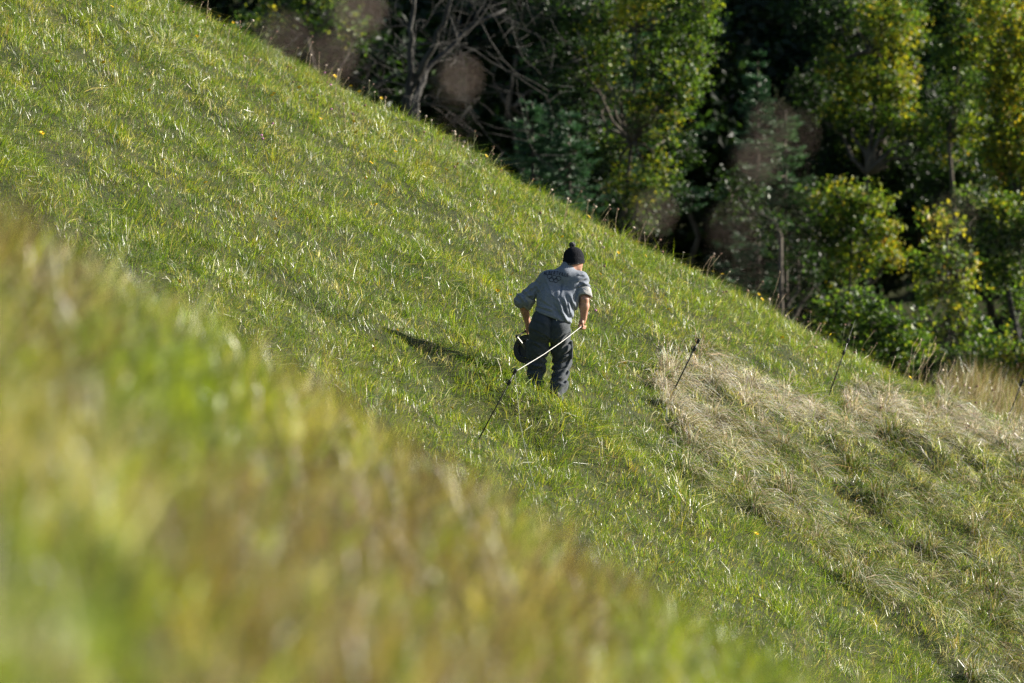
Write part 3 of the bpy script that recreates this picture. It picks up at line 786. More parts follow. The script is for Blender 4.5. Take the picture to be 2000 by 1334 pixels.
def mesh_sdf(name, f, lo, hi, h, mat, parent=None, B=6):
    lo = np.asarray(lo, float); hi = np.asarray(hi, float)
    nb = np.ceil((hi - lo) / (h * B)).astype(int)
    n = nb * B + 1
    D = np.full(n, 1.0, np.float32)
    bi = np.stack(np.meshgrid(*[np.arange(k) for k in nb], indexing='ij'), -1).reshape(-1, 3)
    cen = lo + (bi + 0.5) * h * B
    dc = f(cen)
    near = np.abs(dc) < h * B * 1.25 + 0.02
    for c, inside in zip(bi[~near], dc[~near] < 0):
        if inside: D[c[0]*B:c[0]*B+B+1, c[1]*B:c[1]*B+B+1, c[2]*B:c[2]*B+B+1] = -1.0
    off = np.stack(np.meshgrid(*[np.arange(B + 1)] * 3, indexing='ij'), -1).reshape(-1, 3)
    sel = bi[near]
    for s in range(0, len(sel), 400):
        idx = (sel[s:s+400, None, :] * B + off[None]).reshape(-1, 3)
        D[idx[:, 0], idx[:, 1], idx[:, 2]] = f(lo + idx * h)
    ins = D < 0
    c8 = sum(ins[a:n[0]-1+a, b:n[1]-1+b, c:n[2]-1+c].astype(np.int8) for a in (0, 1) for b in (0, 1) for c in (0, 1))
    cells = np.argwhere((c8 > 0) & (c8 < 8))
    ids = np.full(np.array(n) - 1, -1, np.int64); ids[tuple(cells.T)] = np.arange(len(cells))
    acc = np.zeros((len(cells), 3)); cnt = np.zeros(len(cells))
    corners = [(a, b, c) for a in (0, 1) for b in (0, 1) for c in (0, 1)]
    for ca in corners:
        for ax in range(3):
            if ca[ax]: continue
            cb = list(ca); cb[ax] = 1
            A_ = cells + ca; B_ = cells + cb
            da = D[tuple(A_.T)]; db = D[tuple(B_.T)]
            x = (da < 0) != (db < 0)
            t = np.where(x, da / (da - db + 1e-12), 0)
            pt = A_ + (np.array(cb) - np.array(ca)) * t[:, None]
            acc += np.where(x[:, None], pt, 0); cnt += x
    V = lo + acc / cnt[:, None] * h
    F = []
    for ax in range(3):
        o1, o2 = [(1, 2), (2, 0), (0, 1)][ax]
        s0 = [slice(None)] * 3; s1 = [slice(None)] * 3
        s0[ax] = slice(0, n[ax] - 1); s1[ax] = slice(1, n[ax])
        e = np.argwhere(ins[tuple(s0)] != ins[tuple(s1)])
        e = e[(e[:, o1] > 0) & (e[:, o2] > 0) & (e[:, o1] < n[o1] - 1) & (e[:, o2] < n[o2] - 1)]
        fl = ins[tuple(e.T)]
        def cid(d1, d2):
            q = e.copy(); q[:, o1] += d1; q[:, o2] += d2
            return ids[tuple(q.T)]
        quad = np.stack([cid(-1, -1), cid(0, -1), cid(0, 0), cid(-1, 0)], 1)
        quad[~fl] = quad[~fl][:, ::-1]
        F.append(quad)
    F = np.concatenate(F); F = F[(F >= 0).all(1)]
    me = np_mesh(name, V, [F], smooth=True)
    return obj(name, me, mat, parent)

# ------------------------------------------------------------------ the man
S = 195.0
man_y = 57.0
man_o = np.array([(1060 - 1000) / FPX * man_y, man_y, 0.0])
man_o[2] = float(ground(man_o[0], man_o[1]))
# put the feet where the photograph has them: the picture height of the origin
_zt = P(1060, 803, man_y)[2]
def L(px, py, yy): return np.array([(px - 1060) / S, yy, (803 - py) / S])
man_o[2] = _zt

M_skin = noise_mat('skin', (0.40, 0.21, 0.145), (0.50, 0.28, 0.20), 14, 0.5, 0.15, 120, 0.4)
M_shirt = noise_mat('grey_sweatshirt', (0.165, 0.19, 0.23), (0.215, 0.24, 0.28), 60, 0.95, 0.35, 260, 0.1)
M_trouser = noise_mat('dark_work_cloth', (0.036, 0.045, 0.055), (0.054, 0.064, 0.076), 30, 0.85, 0.3, 300, 0.2)
M_boot = noise_mat('boot_leather', (0.03, 0.022, 0.016), (0.06, 0.045, 0.03), 20, 0.6, 0.4, 80, 0.4)
M_print = noise_mat('navy_print', (0.012, 0.018, 0.035), (0.03, 0.04, 0.06), 90, 0.8)
M_zip = noise_mat('pale_tab', (0.5, 0.5, 0.48), (0.6, 0.6, 0.58), 50, 0.5)
for m_, wgt in ((M_trouser, 0.12), (M_shirt, 0.1)):
    b_ = m_.node_tree.nodes['Principled BSDF']; b_.inputs['Sheen Weight'].default_value = wgt; b_.inputs['Sheen Roughness'].default_value = 0.5
def beanie_mat():
    m, n, l, b, out = new_mat('dark_knit_wool')
    tc = n.new('ShaderNodeTexCoord'); sx = n.new('ShaderNodeSeparateXYZ')
    l.new(tc.outputs['Generated'], sx.inputs[0])
    vo = n.new('ShaderNodeTexVoronoi'); vo.inputs['Scale'].default_value = 95
    l.new(tc.outputs['Object'], vo.inputs['Vector'])
    no = n.new('ShaderNodeTexNoise'); no.inputs['Scale'].default_value = 110; l.new(tc.outputs['Object'], no.inputs['Vector'])
    fl = n.new('ShaderNodeMath'); fl.operation = 'GREATER_THAN'; l.new(no.outputs['Fac'], fl.inputs[0]); fl.inputs[1].default_value = 0.56
    band = n.new('ShaderNodeMath'); band.operation = 'LESS_THAN'; l.new(sx.outputs['Z'], band.inputs[0]); band.inputs[1].default_value = 0.23
    mu = n.new('ShaderNodeMath'); mu.operation = 'MULTIPLY'; l.new(fl.outputs[0], mu.inputs[0]); l.new(band.outputs[0], mu.inputs[1])
    mx = n.new('ShaderNodeMix'); mx.data_type = 'RGBA'; l.new(mu.outputs[0], mx.inputs[0])
    mx.inputs[6].default_value = (0.012, 0.013, 0.017, 1); mx.inputs[7].default_value = (0.17, 0.17, 0.17, 1)
    l.new(mx.outputs[2], b.inputs['Base Color']); b.inputs['Roughness'].default_value = 0.95; b.inputs['Specular IOR Level'].default_value = 0.1
    bp = n.new('ShaderNodeBump'); bp.inputs['Strength'].default_value = 0.9; bp.inputs['Distance'].default_value = 0.006
    l.new(vo.outputs['Distance'], bp.inputs['Height']); l.new(bp.outputs[0], b.inputs['Normal'])
    return m
M_knit = beanie_mat()
M_pom = noise_mat('pom_wool', (0.012, 0.013, 0.017), (0.16, 0.16, 0.16), 70, 0.95, 0.9, 120, 0.1)

# joints, metres, x right / y away / z up
hipL, hipR = L(1056, 640, 0.00), L(1092, 642, 0.02)
kneL, kneR = L(1048, 712, 0.06), L(1098, 710, 0.13)
ankL, ankR = L(1040, 781, -0.02), L(1086, 779, -0.13)
shL, shR = L(1068, 546, 0.19), L(1136, 547, 0.21)
elL, elR = L(1021, 588, 0.15), L(1142, 584, 0.10)
wrL, wrR = L(1031, 634, 0.29), L(1141, 622, 0.14)
neck = L(1111, 527, 0.25)
hc = L(1123, 511, 0.31)             # head centre
hu = np.array([-0.02, 0.30, 0.95]); hu /= np.linalg.norm(hu)
hf = np.array([0.62, 0.74, -0.22]); hf -= hu * hf.dot(hu); hf /= np.linalg.norm(hf)
hr = np.cross(hf, hu)
HB = np.stack([hr, hf, hu])          # head frame rows
def hd(a, b, c): return hc + hr * a + hf * b + hu * c
def c4(p, r): return (*p, r)

gripR = L(1138, 637, 0.13)
gripL = L(1033, 648, 0.33)
def hand(p, wrist, grip, side, axis):
    """closed hand: palm from wrist, four curled fingers round an axis through grip, thumb over them"""
    ax = np.asarray(axis, float); ax /= np.linalg.norm(ax)
    dn = grip - wrist; dn /= np.linalg.norm(dn)
    out = np.cross(dn, ax); out /= np.linalg.norm(out)
    out = out * side                                # back of the hand points this way
    ax = np.cross(out, dn); ax /= np.linalg.norm(ax)
    kn = grip + out * 0.016 - dn * 0.004
    d = capsule(p, wrist, wrist + (kn - wrist) * 0.45, 0.026, 0.030)
    d = smin(d, capsule(p, wrist + (kn - wrist) * 0.55 + ax * 0.018, kn + ax * 0.022, 0.021, 0.017), 0.02)
    d = smin(d, capsule(p, wrist + (kn - wrist) * 0.55 - ax * 0.018, kn - ax * 0.022, 0.021, 0.016), 0.02)
    for i_, o_ in enumerate((-0.031, -0.0105, 0.0105, 0.031)):
        ln = (0.85, 1.0, 1.05, 0.95)[i_]
        a0 = kn + ax * o_
        a1 = grip + ax * o_ * 0.95 + out * 0.012 + dn * 0.030 * ln
        a2 = grip + ax * o_ * 0.9 - out * 0.020 + dn * 0.026 * ln
        a3 = grip + ax * o_ * 0.9 - out * 0.024 - dn * 0.002
        d = smin(d, chain(p, [c4(a0, .0115), c4(a1, .0105), c4(a2, .0095), c4(a3, .0085)], 0.004), 0.006)
    b0 = wrist + (kn - wrist) * 0.35 + ax * 0.022 - out * 0.006
    b1 = b0 + dn * 0.028 + ax * 0.016 - out * 0.018
    b2 = grip + ax * 0.030 - out * 0.030 + dn * 0.006
    return smin(d, chain(p, [c4(b0, .014), c4(b1, .012), c4(b2, .009)], 0.006), 0.008)

cord_axis = np.array([-0.55, -0.75, -0.35])
grip_axis = np.array([-0.75, -0.45, -0.45])
def f_body(p):
    d = ellipsoid(p, hd(0, -0.005, 0.015), HB, (0.075, 0.094, 0.098))
    d = smin(d, capsule(p, hd(0, 0.035, -0.05), hd(0, 0.062, -0.098), 0.058, 0.034), 0.04)      # jaw and chin
    d = smin(d, capsule(p, hd(0, 0.085, 0.0), hd(0, 0.108, -0.032), 0.010, 0.015), 0.015)       # nose
    d = smin(d, capsule(p, hd(-0.03, 0.083, 0.018), hd(0.03, 0.083, 0.018), 0.012, 0.012), 0.02)  # brow
    for s in (-1, 1):
        d = smin(d, -smin(-d, capsule(p, hd(s * .031, 0.100, 0.0), hd(s * .033, 0.100, 0.0), .012, .012), 0.01), 0.002)
        d = np.minimum(d, capsule(p, hd(s * .030, 0.079, 0.0), hd(s * .034, 0.079, 0.0), .012, .012))    # eyes
        d = smin(d, capsule(p, hd(s * .078, -0.008, 0.01), hd(s * .080, -0.002, -0.03), .016, .011), 0.008)  # ears
    d = smin(d, capsule(p, hd(-.02, .092, -.062), hd(.02, .092, -.062), .008, .008), 0.012)      # mouth
    d = smin(d, chain(p, [c4(hd(0, -0.02, -0.05), .056), c4(neck, .060), c4(neck + [-.02, -.03, -.1], .055)], 0.03), 0.03)
    d = smin(d, chain(p, [c4(neck + [-.03, 0, -.12], .07), c4(L(1092, 580, .14), .08), c4(L(1078, 630, .05), .085)], 0.05), 0.03)
    d = smin(d, chain(p, [c4(shL, .05), c4((shL + shR) / 2 + [0, .03, 0], .055), c4(shR, .05)], .05), .03)
    d = smin(d, chain(p, [c4(shL, .056), c4(elL, .042), c4(elL * .65 + wrL * .35, .046), c4(wrL, .029)], .02), .03)
    d = smin(d, chain(p, [c4(shR, .056), c4(elR, .044), c4(elR * .65 + wrR * .35, .050), c4(wrR, .031)], .02), .03)
    d = smin(d, hand(p, wrL, gripL, -1, grip_axis), 0.015)
    d = smin(d, hand(p, wrR, gripR, 1, cord_axis), 0.015)
    for (h_, k_, a_) in ((hipL, kneL, ankL), (hipR, kneR, ankR)):
        d = smin(d, chain(p, [c4(h_, .085), c4(k_, .055), c4(k_ * .7 + a_ * .3 + [0, -.015, 0], .055), c4(a_, .038)], .03), .06)
    return d
man = mesh_sdf('person', f_body, (-0.42, -0.35, -0.05), (0.60, 0.60, 1.75), 0.0072, M_skin)
man.location = man_o
tag(man, 'man in grey sweatshirt, dark trousers and bobble hat climbing away bent over a reel', 'person')

def fold(p, dirv, freq, seed, warp=0.6):
    dv = np.asarray(dirv, float); dv /= np.linalg.norm(dv)
    a = p @ dv
    w_ = fbm(p[:, 0] * 9 + p[:, 1] * 5, p[:, 2] * 9 - p[:, 1] * 4, seed, 2)
    return np.sin(a * freq * 6.283 + w_ * 6.283 * warp) * (0.5 + vnoise(p[:, 0] * 11 + seed, p[:, 2] * 11 + p[:, 1] * 7, seed + 9))

def creases(p, segs, depth=0.011, wid=0.010):
    """sharp pulled folds of the cloth along given lines, a valley with a ridge beside it"""
    r = np.zeros(len(p)); q = p[:, [0, 2]]
    for (x0, y0, x1, y1, k) in segs:
        a = np.array([(x0 - 1060) / S, (803 - y0) / S]); b = np.array([(x1 - 1060) / S, (803 - y1) / S])
        ab = b - a; Ls = np.linalg.norm(ab); t = ((q - a) @ ab) / (Ls * Ls)
        nrm = np.array([-ab[1], ab[0]]) / Ls
        bow = 0.006 * np.sin(t * 3.1 + x0)
        ds = (q - a) @ nrm + bow
        tap = sstep(-0.05, 0.25, t) * (1 - sstep(0.6, 1.08, t))
        r += k * tap * (np.exp(-(ds / wid) ** 2) - 0.75 * np.exp(-((ds - 1.9 * wid) / (1.3 * wid)) ** 2))
    return depth * r
SHIRT_CR = [(1113, 630, 1092, 574, 1.2), (1117, 620, 1104, 576, 1.2), (1106, 630, 1080, 590, .8), (1118, 612, 1112, 580, 1), (1043, 597, 1090, 607, .8), (1048, 582, 1102, 613, .7),
            (1050, 572, 1066, 556, .8), (1128, 556, 1121, 592, 1), (1072, 575, 1092, 590, .5), (1060, 545, 1075, 570, .5), (1098, 545, 1094, 580, .5),
            (1127, 553, 1148, 546, 1.2), (1126, 562, 1149, 556, 1.2), (1130, 541, 1143, 537, .8), (1026, 574, 1052, 560, 1), (1022, 586, 1047, 577, 1), (1040, 556, 1057, 578, .8)]
TROUSER_CR = [(1035, 642, 1062, 651, .8), (1096, 668, 1113, 650, 1.1), (1098, 681, 1114, 666, 1.2), (1100, 693, 1115, 682, 1.2), (1096, 704, 1114, 697, 1.2), (1083, 713, 1113, 705, 1.3), (1086, 724, 1109, 713, 1.2),
              (1076, 737, 1102, 722, 1), (1070, 752, 1096, 738, .9), (1031, 711, 1062, 719, 1.2), (1033, 724, 1068, 714, 1.2), (1029, 737, 1052, 728, 1), (1044, 690, 1071, 701, .9), (1033, 757, 1060, 748, 1),
              (1058, 648, 1078, 668, .8), (1082, 664, 1106, 650, .8), (1036, 668, 1058, 676, .7), (1040, 745, 1064, 738, .8), (1040, 625, 1070, 636, .4)]
cuffL = elL * 0.80 + wrL * 0.20 + [-.002, 0, 0]
cuffR = elR * 1.04 + wrR * (-0.04)
cuffR = elR + (shR - elR) * 0.08 + [0.002, 0, 0]
def f_shirt(p):
    lc = [c4(L(1073, 548, .18), .095), c4(L(1073, 585, .10), .118), c4(L(1067, 612, .04), .120)]
    rc = [c4(L(1127, 550, .20), .095), c4(L(1104, 590, .11), .125), c4(L(1094, 622, .04), .126)]
    d = smin(chain(p, lc, .05), chain(p, rc, .05), .10)
    d = smin(d, chain(p, [c4(shL, .072), c4((shL + shR) / 2 + [0, .0, .018], .095), c4(shR, .074)], .05), .06)
    d = smin(d, chain(p, [c4(L(1103, 542, .21), .095), c4(L(1109, 523, .245), .066)], .04), .05)
    # belly hanging forward
    d = smin(d, capsule(p, L(1098, 565, .27), L(1088, 600, .20), .11, .12), .08)
    # folds on the trunk: bunching over the right hip, long drags from the shoulders
    bunch = np.exp(-(((p[:, 0] - .22) / .13) ** 2 + ((p[:, 2] - 1.0) / .14) ** 2))
    d = d + 0.022 * bunch * fold(p, (0.75, 0.1, 0.55), 13, 3) + 0.004 * fold(p, (0.25, 0.1, 1.0), 5.0, 13, 0.5) * (0.4 + bunch)
    d = d + 0.004 * fold(p, (0.95, 0.2, 0.25), 6, 23, 0.5)
    # sleeves
    sL = chain(p, [c4(shL, .070), c4(elL * .6 + shL * .4, .068), c4(elL + [-.004, 0, 0.004], .074), c4(cuffL, .066)], .03)
    sR = chain(p, [c4(shR, .072), c4(elR * .55 + shR * .45, .068), c4(cuffR, .066)], .03)
    sL = sL + 0.012 * fold(p, (0.8, 0.2, 0.7), 13, 5); sR = sR + 0.015 * fold(p, (0.35, 0.3, 0.9), 15, 7)
    for (e0, e1, w_) in ((elL, cuffL, 0), (elR * .62 + shR * .38, cuffR, 1)):
        dv = (e1 - e0) / np.linalg.norm(e1 - e0)
        if w_ == 0: sL = np.maximum(sL, (p - e1) @ dv + .012)
        else: sR = np.maximum(sR, (p - e1) @ dv + .012)
    d = smin(smin(d, sL, .018), sR, .018)
    d = d + creases(p, SHIRT_CR)
    # hem: cut along a tilted plane, with a slightly gathered welt above it
    hn = np.array([-0.33, 0.10, -0.94]); hn /= np.linalg.norm(hn)
    hp = L(1080, 619, -0.1)
    s = (p - hp) @ hn
    body_zone = (p[:, 0] > -0.14) & (p[:, 0] < 0.32)
    d = d + np.where(body_zone, 0.006 * np.exp(-((s + .045) / .012) ** 2), 0)
    d = np.where(body_zone, np.maximum(d, s), d)
    return np.where(~body_zone & (p[:, 2] < 0.93), np.maximum(d, 0.05), d)
shirt = mesh_sdf('shirt', f_shirt, (-0.36, -0.20, 0.72), (0.60, 0.52, 1.60), 0.0075, M_shirt, man)
shirt['label'] = 'grey sweatshirt with rolled sleeves and dark print on the back'

# rolled cuffs, the paler inside of the cloth turned out
M_cuff = noise_mat('sweatshirt_inside', (0.30, 0.305, 0.30), (0.38, 0.38, 0.365), 50, 0.95, 0.4, 200, 0.1)
for (e0, e1, ln_, r0, r1) in ((elL * .7 + shL * .3, cuffL + [-.004, 0, 0], .105, .078, .076), (elR * .62 + shR * .38, cuffR, .085, .072, .073)):
    dv = (e1 - e0) / np.linalg.norm(e1 - e0)
    sa = np.cross(dv, [0, 1.0, 0]); sa /= np.linalg.norm(sa); sb = np.cross(dv, sa)
    prof = [(-ln_, r0 - .006), (-ln_ - .004, r0 + .002), (-ln_ + .004, r0 + .007), (-ln_ * .6, r0 + .006), (-ln_ * .3, r1 + .008), (-.004, r1 + .007), (.004, r1 + .001), (0, r1 - .006), (-.02, r1 - .010), (-.03, .03)]
    an = np.arange(28) * 2 * math.pi / 28
    V_ = []
    for k_, (z_, r_) in enumerate(prof):
        wv = 1 + .05 * np.sin(an * 3 + 1.2 * k_ * .3) + .035 * np.sin(an * 7 + k_)
        zz = z_ + .010 * np.sin(an * 2 + 1) * (k_ > 2)
        V_.append(e1 + (np.cos(an)[:, None] * sa + np.sin(an)[:, None] * sb) * (r_ * wv)[:, None] + dv * zz[:, None])
    V_ = np.concatenate(V_); F_ = []
    for k_ in range(len(prof) - 1):
        for j in range(28):
            q = (j + 1) % 28; F_.append((k_ * 28 + j, k_ * 28 + q, k_ * 28 + 28 + q, k_ * 28 + 28 + j))
    obj('cuff', np_mesh('cuff', V_, [np.array(F_)], smooth=True), M_cuff, shirt)

def f_trouser(p):
    d = smin(capsule(p, L(1060, 622, .03), hipL, .108, .112), capsule(p, L(1093, 632, .03), hipR, .105, .112), .08)
    d = smin(d, capsule(p, L(1062, 632, -.045), L(1064, 650, -.045), .075, .075), .05)
    d = smin(d, capsule(p, L(1090, 636, -.045), L(1090, 655, -.04), .075, .075), .05)
    lL = chain(p, [c4(hipL + [-.004, 0, 0], .112), c4(hipL * .45 + kneL * .55, .101), c4(kneL + [0, -.01, 0], .088), c4(kneL * .4 + ankL * .6 + [.004, 0, 0], .082), c4(ankL, .074)], .04)
    lR = chain(p, [c4(hipR + [.002, 0, 0], .112), c4(hipR * .45 + kneR * .55, .096), c4(kneR + [0, -.012, 0], .085), c4(kneR * .4 + ankR * .6, .079), c4(ankR, .066)], .04)
    kz = np.exp(-((p[:, 2] - .42) / .10) ** 2); az = np.exp(-((p[:, 2] - .17) / .10) ** 2)
    outer = sstep(0.10, 0.22, p[:, 0])
    lL = lL + (0.017 * kz + .011 * az + .004) * fold(p, (0.45, 0.2, 1.0), 10, 33, 1.0)
    lR = lR + (0.016 * kz + .011 * az + .004 + .012 * outer) * fold(p, (-0.75, 0.3, 0.75), 12, 35, 1.0)
    # cargo pockets on the outer thighs
    for (c_, sgn) in ((hipL * .42 + kneL * .58, -1), (hipR * .40 + kneR * .60, 1)):
        q = np.abs(p - (c_ + np.array([sgn * .098, .015, 0]))) - np.array([.016, .062, .085])
        box = np.linalg.norm(np.maximum(q, 0), axis=1) + np.minimum(q.max(1), 0) - .008
        if sgn < 0: lL = smin(lL, box, .012)
        else: lR = smin(lR, box, .012)
    d = smin(d, smin(lL, lR, .012), .03)
    # seat seam and yoke
    d = d + 0.012 * np.exp(-((p[:, 0] - .075 - .05 * (p[:, 2] - .7)) / .012) ** 2) * sstep(-.02, -.08, p[:, 1]) * sstep(.5, .6, p[:, 2])
    d = d + 0.006 * fold(p, (0.5, 0, 1.0), 7, 43) * np.exp(-((p[:, 2] - .66) / .12) ** 2)
    d = d + creases(p, TROUSER_CR, 0.012)
    return np.maximum(d, 0.06 - p[:, 2])
trousers = mesh_sdf('trousers', f_trouser, (-0.32, -0.32, 0.02), (0.42, 0.36, 1.12), 0.0075, M_trouser, man)
trousers['label'] = 'dark grey work trousers with cargo pockets'
# small pale tab on the back pocket
bvT = None
for (ank, yaw, pit) in ((ankL, 0.0, 0.0), (ankR, 0.1, -0.55)):
    fw = np.array([math.sin(yaw), math.cos(yaw) * math.cos(pit), math.sin(pit)])
    def f_boot(p, ank=ank, fw=fw):
        heel = ank + np.array([0, -.02, -.055]); toe = heel + fw * 0.20
        d = capsule(p, ank + np.array([0, 0, .05]), ank + np.array([0, 0, -.03]), .050, .050)
        d = smin(d, capsule(p, heel, toe, .045, .040), .03)
        up = np.cross(np.cross(fw, [0, 0, 1.0]), fw); up /= np.linalg.norm(up)
        sole = -((p - heel) @ up) - .038
        return np.maximum(d, sole)
    b_ = mesh_sdf('boot', f_boot, ank + np.array([-.1, -.14, -.2]), ank + np.array([.1, .3, .14]), 0.009, M_boot, man)

hat_c = hd(0, -0.012, 0.03)
def f_hat(p):
    d = ellipsoid(p, hat_c, HB, (0.100, 0.114, 0.108))
    s = (p - hat_c) @ hu
    d = np.where(s < 0, np.linalg.norm(((p - hat_c) @ np.stack([hr, hf]).T) / [0.101, 0.115], axis=1) * .107 - .107, d)
    a = np.arctan2((p - hat_c) @ hf, (p - hat_c) @ hr)
    d = d + 0.0016 * np.sin(a * 44) - 0.004 * sstep(-.022, -.032, s)
    rim = s + .078 + 0.025 * ((p - hat_c) @ hf) / .1 * -1
    return np.maximum(d, -rim)
hat = mesh_sdf('beanie', f_hat, hat_c - .2, hat_c + .2, 0.005, M_knit, man)
hat['label'] = 'dark knitted hat with a flecked rim'
pc = hat_c + hu * .130 + np.array([-.012, 0, 0])
def f_pom(p):
    q = p - pc
    return np.linalg.norm(q, axis=1) - .031 - .008 * vnoise(q[:, 0] * 130 + q[:, 1] * 90, q[:, 2] * 130 - q[:, 1] * 70, 3) - .006 * vnoise(q[:, 0] * 60 + 7, q[:, 2] * 60 + q[:, 1] * 60, 5)
pom = mesh_sdf('pom_pom', f_pom, pc - .06, pc + .06, 0.004, M_pom, hat)

# lettering and rings printed on the back of the shirt
bv = BVHTree.FromPolygons([v.co.copy() for v in shirt.data.vertices], [list(pl.vertices) for pl in shirt.data.polygons])
def on_shirt(px, py):
    o = Vector(((px - 1060) / S, -1.0, (803 - py) / S))
    h_, nrm, _, _ = bv.ray_cast(o, Vector((0, 1, 0)))
    if h_ is None: return np.array([o.x, 0.05, o.z]), np.array([0, -1, 0])
    return np.array(h_) , np.array(nrm)
def stroke_mesh(name, lines, wpx, parent):
    A = Acc()
    for ln in lines:
        ln = np.array(ln, float)
        seg = np.concatenate([[0], np.cumsum(np.linalg.norm(np.diff(ln, axis=0), axis=1))])
        t = np.linspace(0, seg[-1], max(2, int(seg[-1] / 0.8) + 1))
        q = np.stack([np.interp(t, seg, ln[:, k]) for k in (0, 1)], 1)
        tg = np.gradient(q, axis=0); tg /= np.linalg.norm(tg, axis=1)[:, None] + 1e-9
        nn = np.stack([-tg[:, 1], tg[:, 0]], 1) * wpx / 2
        V = []
        for sgn in (-1, 1):
            for a in q + sgn * nn:
                p_, n_ = on_shirt(*a); V.append(p_ + n_ * .003)
        m_ = len(q); i_ = np.arange(m_ - 1)
        A.add(np.array(V), [np.stack([i_, i_ + 1, i_ + m_ + 1, i_ + m_], 1)])
    return obj(name, A.mesh(name), M_print, parent)
GL = {'A': [[(0, 0), (.5, 1), (1, 0)], [(.2, .38), (.8, .38)]], 'L': [[(0, 1), (0, 0), (.8, 0)]],
      'B': [[(0, 0), (0, 1), (.6, 1), (.75, .8), (.6, .55), (0, .52)], [(.6, .55), (.85, .28), (.6, 0), (0, 0)]],
      'E': [[(.8, 1), (0, 1), (0, 0), (.8, 0)], [(0, .5), (.6, .5)]], 'R': [[(0, 0), (0, 1), (.65, 1), (.8, .78), (.6, .52), (0, .5)], [(.45, .5), (.9, 0)]],
      'T': [[(0, 1), (1, 1)], [(.5, 1), (.5, 0)]], 'V': [[(0, 1), (.5, 0), (1, 1)]], 'I': [[(.3, 0), (.3, 1)]]}
wx = 1062.5
adv = {'I': 2.6, 'L': 4.3, 'E': 4.6}
for ch in 'ALBERTVILLE':
    mid = (wx - 1063) / 50
    y0 = 537.5 - 3.2 * math.sin(math.pi * min(max(mid * .85 + .1, 0), 1)) + 4.2 * mid
    lines = [[(wx + x_ * 3.5 + y_ * 0.9, y0 - y_ * 6.0) for (x_, y_) in ln] for ln in GL[ch]]
    stroke_mesh('letter', lines, 1.15, shirt)
    wx += adv.get(ch, 5.0)
for (cx_, cy_) in ((1073.6, 539.5), (1082.6, 541.2), (1091.6, 543.0), (1077.3, 545.2), (1086.2, 547.0)):
    an = np.linspace(0, 2 * math.pi, 28)
    stroke_mesh('ring', [[(cx_ + 4.4 * math.cos(a), cy_ + 4.2 * math.sin(a)) for a in an]], 1.0, shirt)
# pale zip tab on the back pocket
bvt = BVHTree.FromPolygons([v.co.copy() for v in trousers.data.vertices], [list(pl.vertices) for pl in trousers.data.polygons])
h_, n_, _, _ = bvt.ray_cast(Vector(((1087 - 1060) / S, -1, (803 - 622.5) / S)), Vector((0, 1, 0)))
if h_ is not None:
    V_, F_ = tube([[h_.x, h_.y - .004, h_.z + .008], [h_.x + .001, h_.y - .006, h_.z - .008]], [.0045, .004], 6)
    obj('pocket_tab', np_mesh('pocket_tab', V_, F_), M_zip, trousers)

# ------------------------------------------------------------------ reel in his left hand
rc = man_o + L(1033, 688, 0.36)
reel = empty('wire_reel', rc); tag(reel, 'black cord reel with grey bracket hanging from the man\'s left hand', 'reel')
rn = Vector((-0.42, -0.86, 0.20)).normalized()
ra = rn.cross(Vector((0, 0, 1))).normalized(); rb = ra.cross(rn)
rn_, ra_, rb_ = np.array(rn), np.array(ra), np.array(rb)
def disc(R0, R1, off, th, n=40, bead=True):
    prof = [(R0, -th / 2), (R1 * .93, -th / 2), (R1 * .97, -th), (R1, -th * .6), (R1, th * .6), (R1 * .97, th), (R1 * .93, th / 2), (R0, th / 2)]
    an = np.arange(n) * 2 * math.pi / n
    V = np.concatenate([(np.cos(an)[:, None] * ra_ + np.sin(an)[:, None] * rb_) * r + rn_ * (off + z) for r, z in prof])
    F = []
    m_ = len(prof)
    for a in range(m_):
        b = (a + 1) % m_
        for j in range(n):
            k = (j + 1) % n
            F.append((a * n + j, a * n + k, b * n + k, b * n + j))
    return V, [np.array(F)]
for off in (-.05, .05):
    V_, F_ = disc(.02, .148, off, .006); obj('flange', np_mesh('flange', V_, F_, smooth=False), M_black, reel)
V_, F_ = disc(.02, .095, 0, .094); obj('wound_cord', np_mesh('wound_cord', V_, F_), M_wound, reel)
V_, F_ = tube([-rn_ * .075, rn_ * .085], [.022, .022], 12); obj('axle', np_mesh('axle', V_, F_), M_black, reel)
pt_top = L(1009, 660, 0.22) - L(1033, 688, 0.36)
V_, F_ = tube([rn_ * .07, rn_ * .075 + (pt_top - rn_ * .075) * .6, pt_top], [.013, .013, .012], 8); obj('bracket', np_mesh('bracket', V_, F_), M_greymetal, reel)
gl = gripL - L(1033, 688, 0.36)
V_, F_ = tube([pt_top, pt_top * .5 + gl * .5 + np.array([0, 0, .004]), gl + (gl - pt_top) * .25], [.008, .009, .010], 8); obj('handle', np_mesh('handle', V_, F_), M_black, reel)
V_, F_ = tube([pt_top - [.012, 0, -.004], pt_top + [.012, 0, .004]], [.014, .014], 8); obj('handle_joint', np_mesh('handle_joint', V_, F_), M_black, reel)

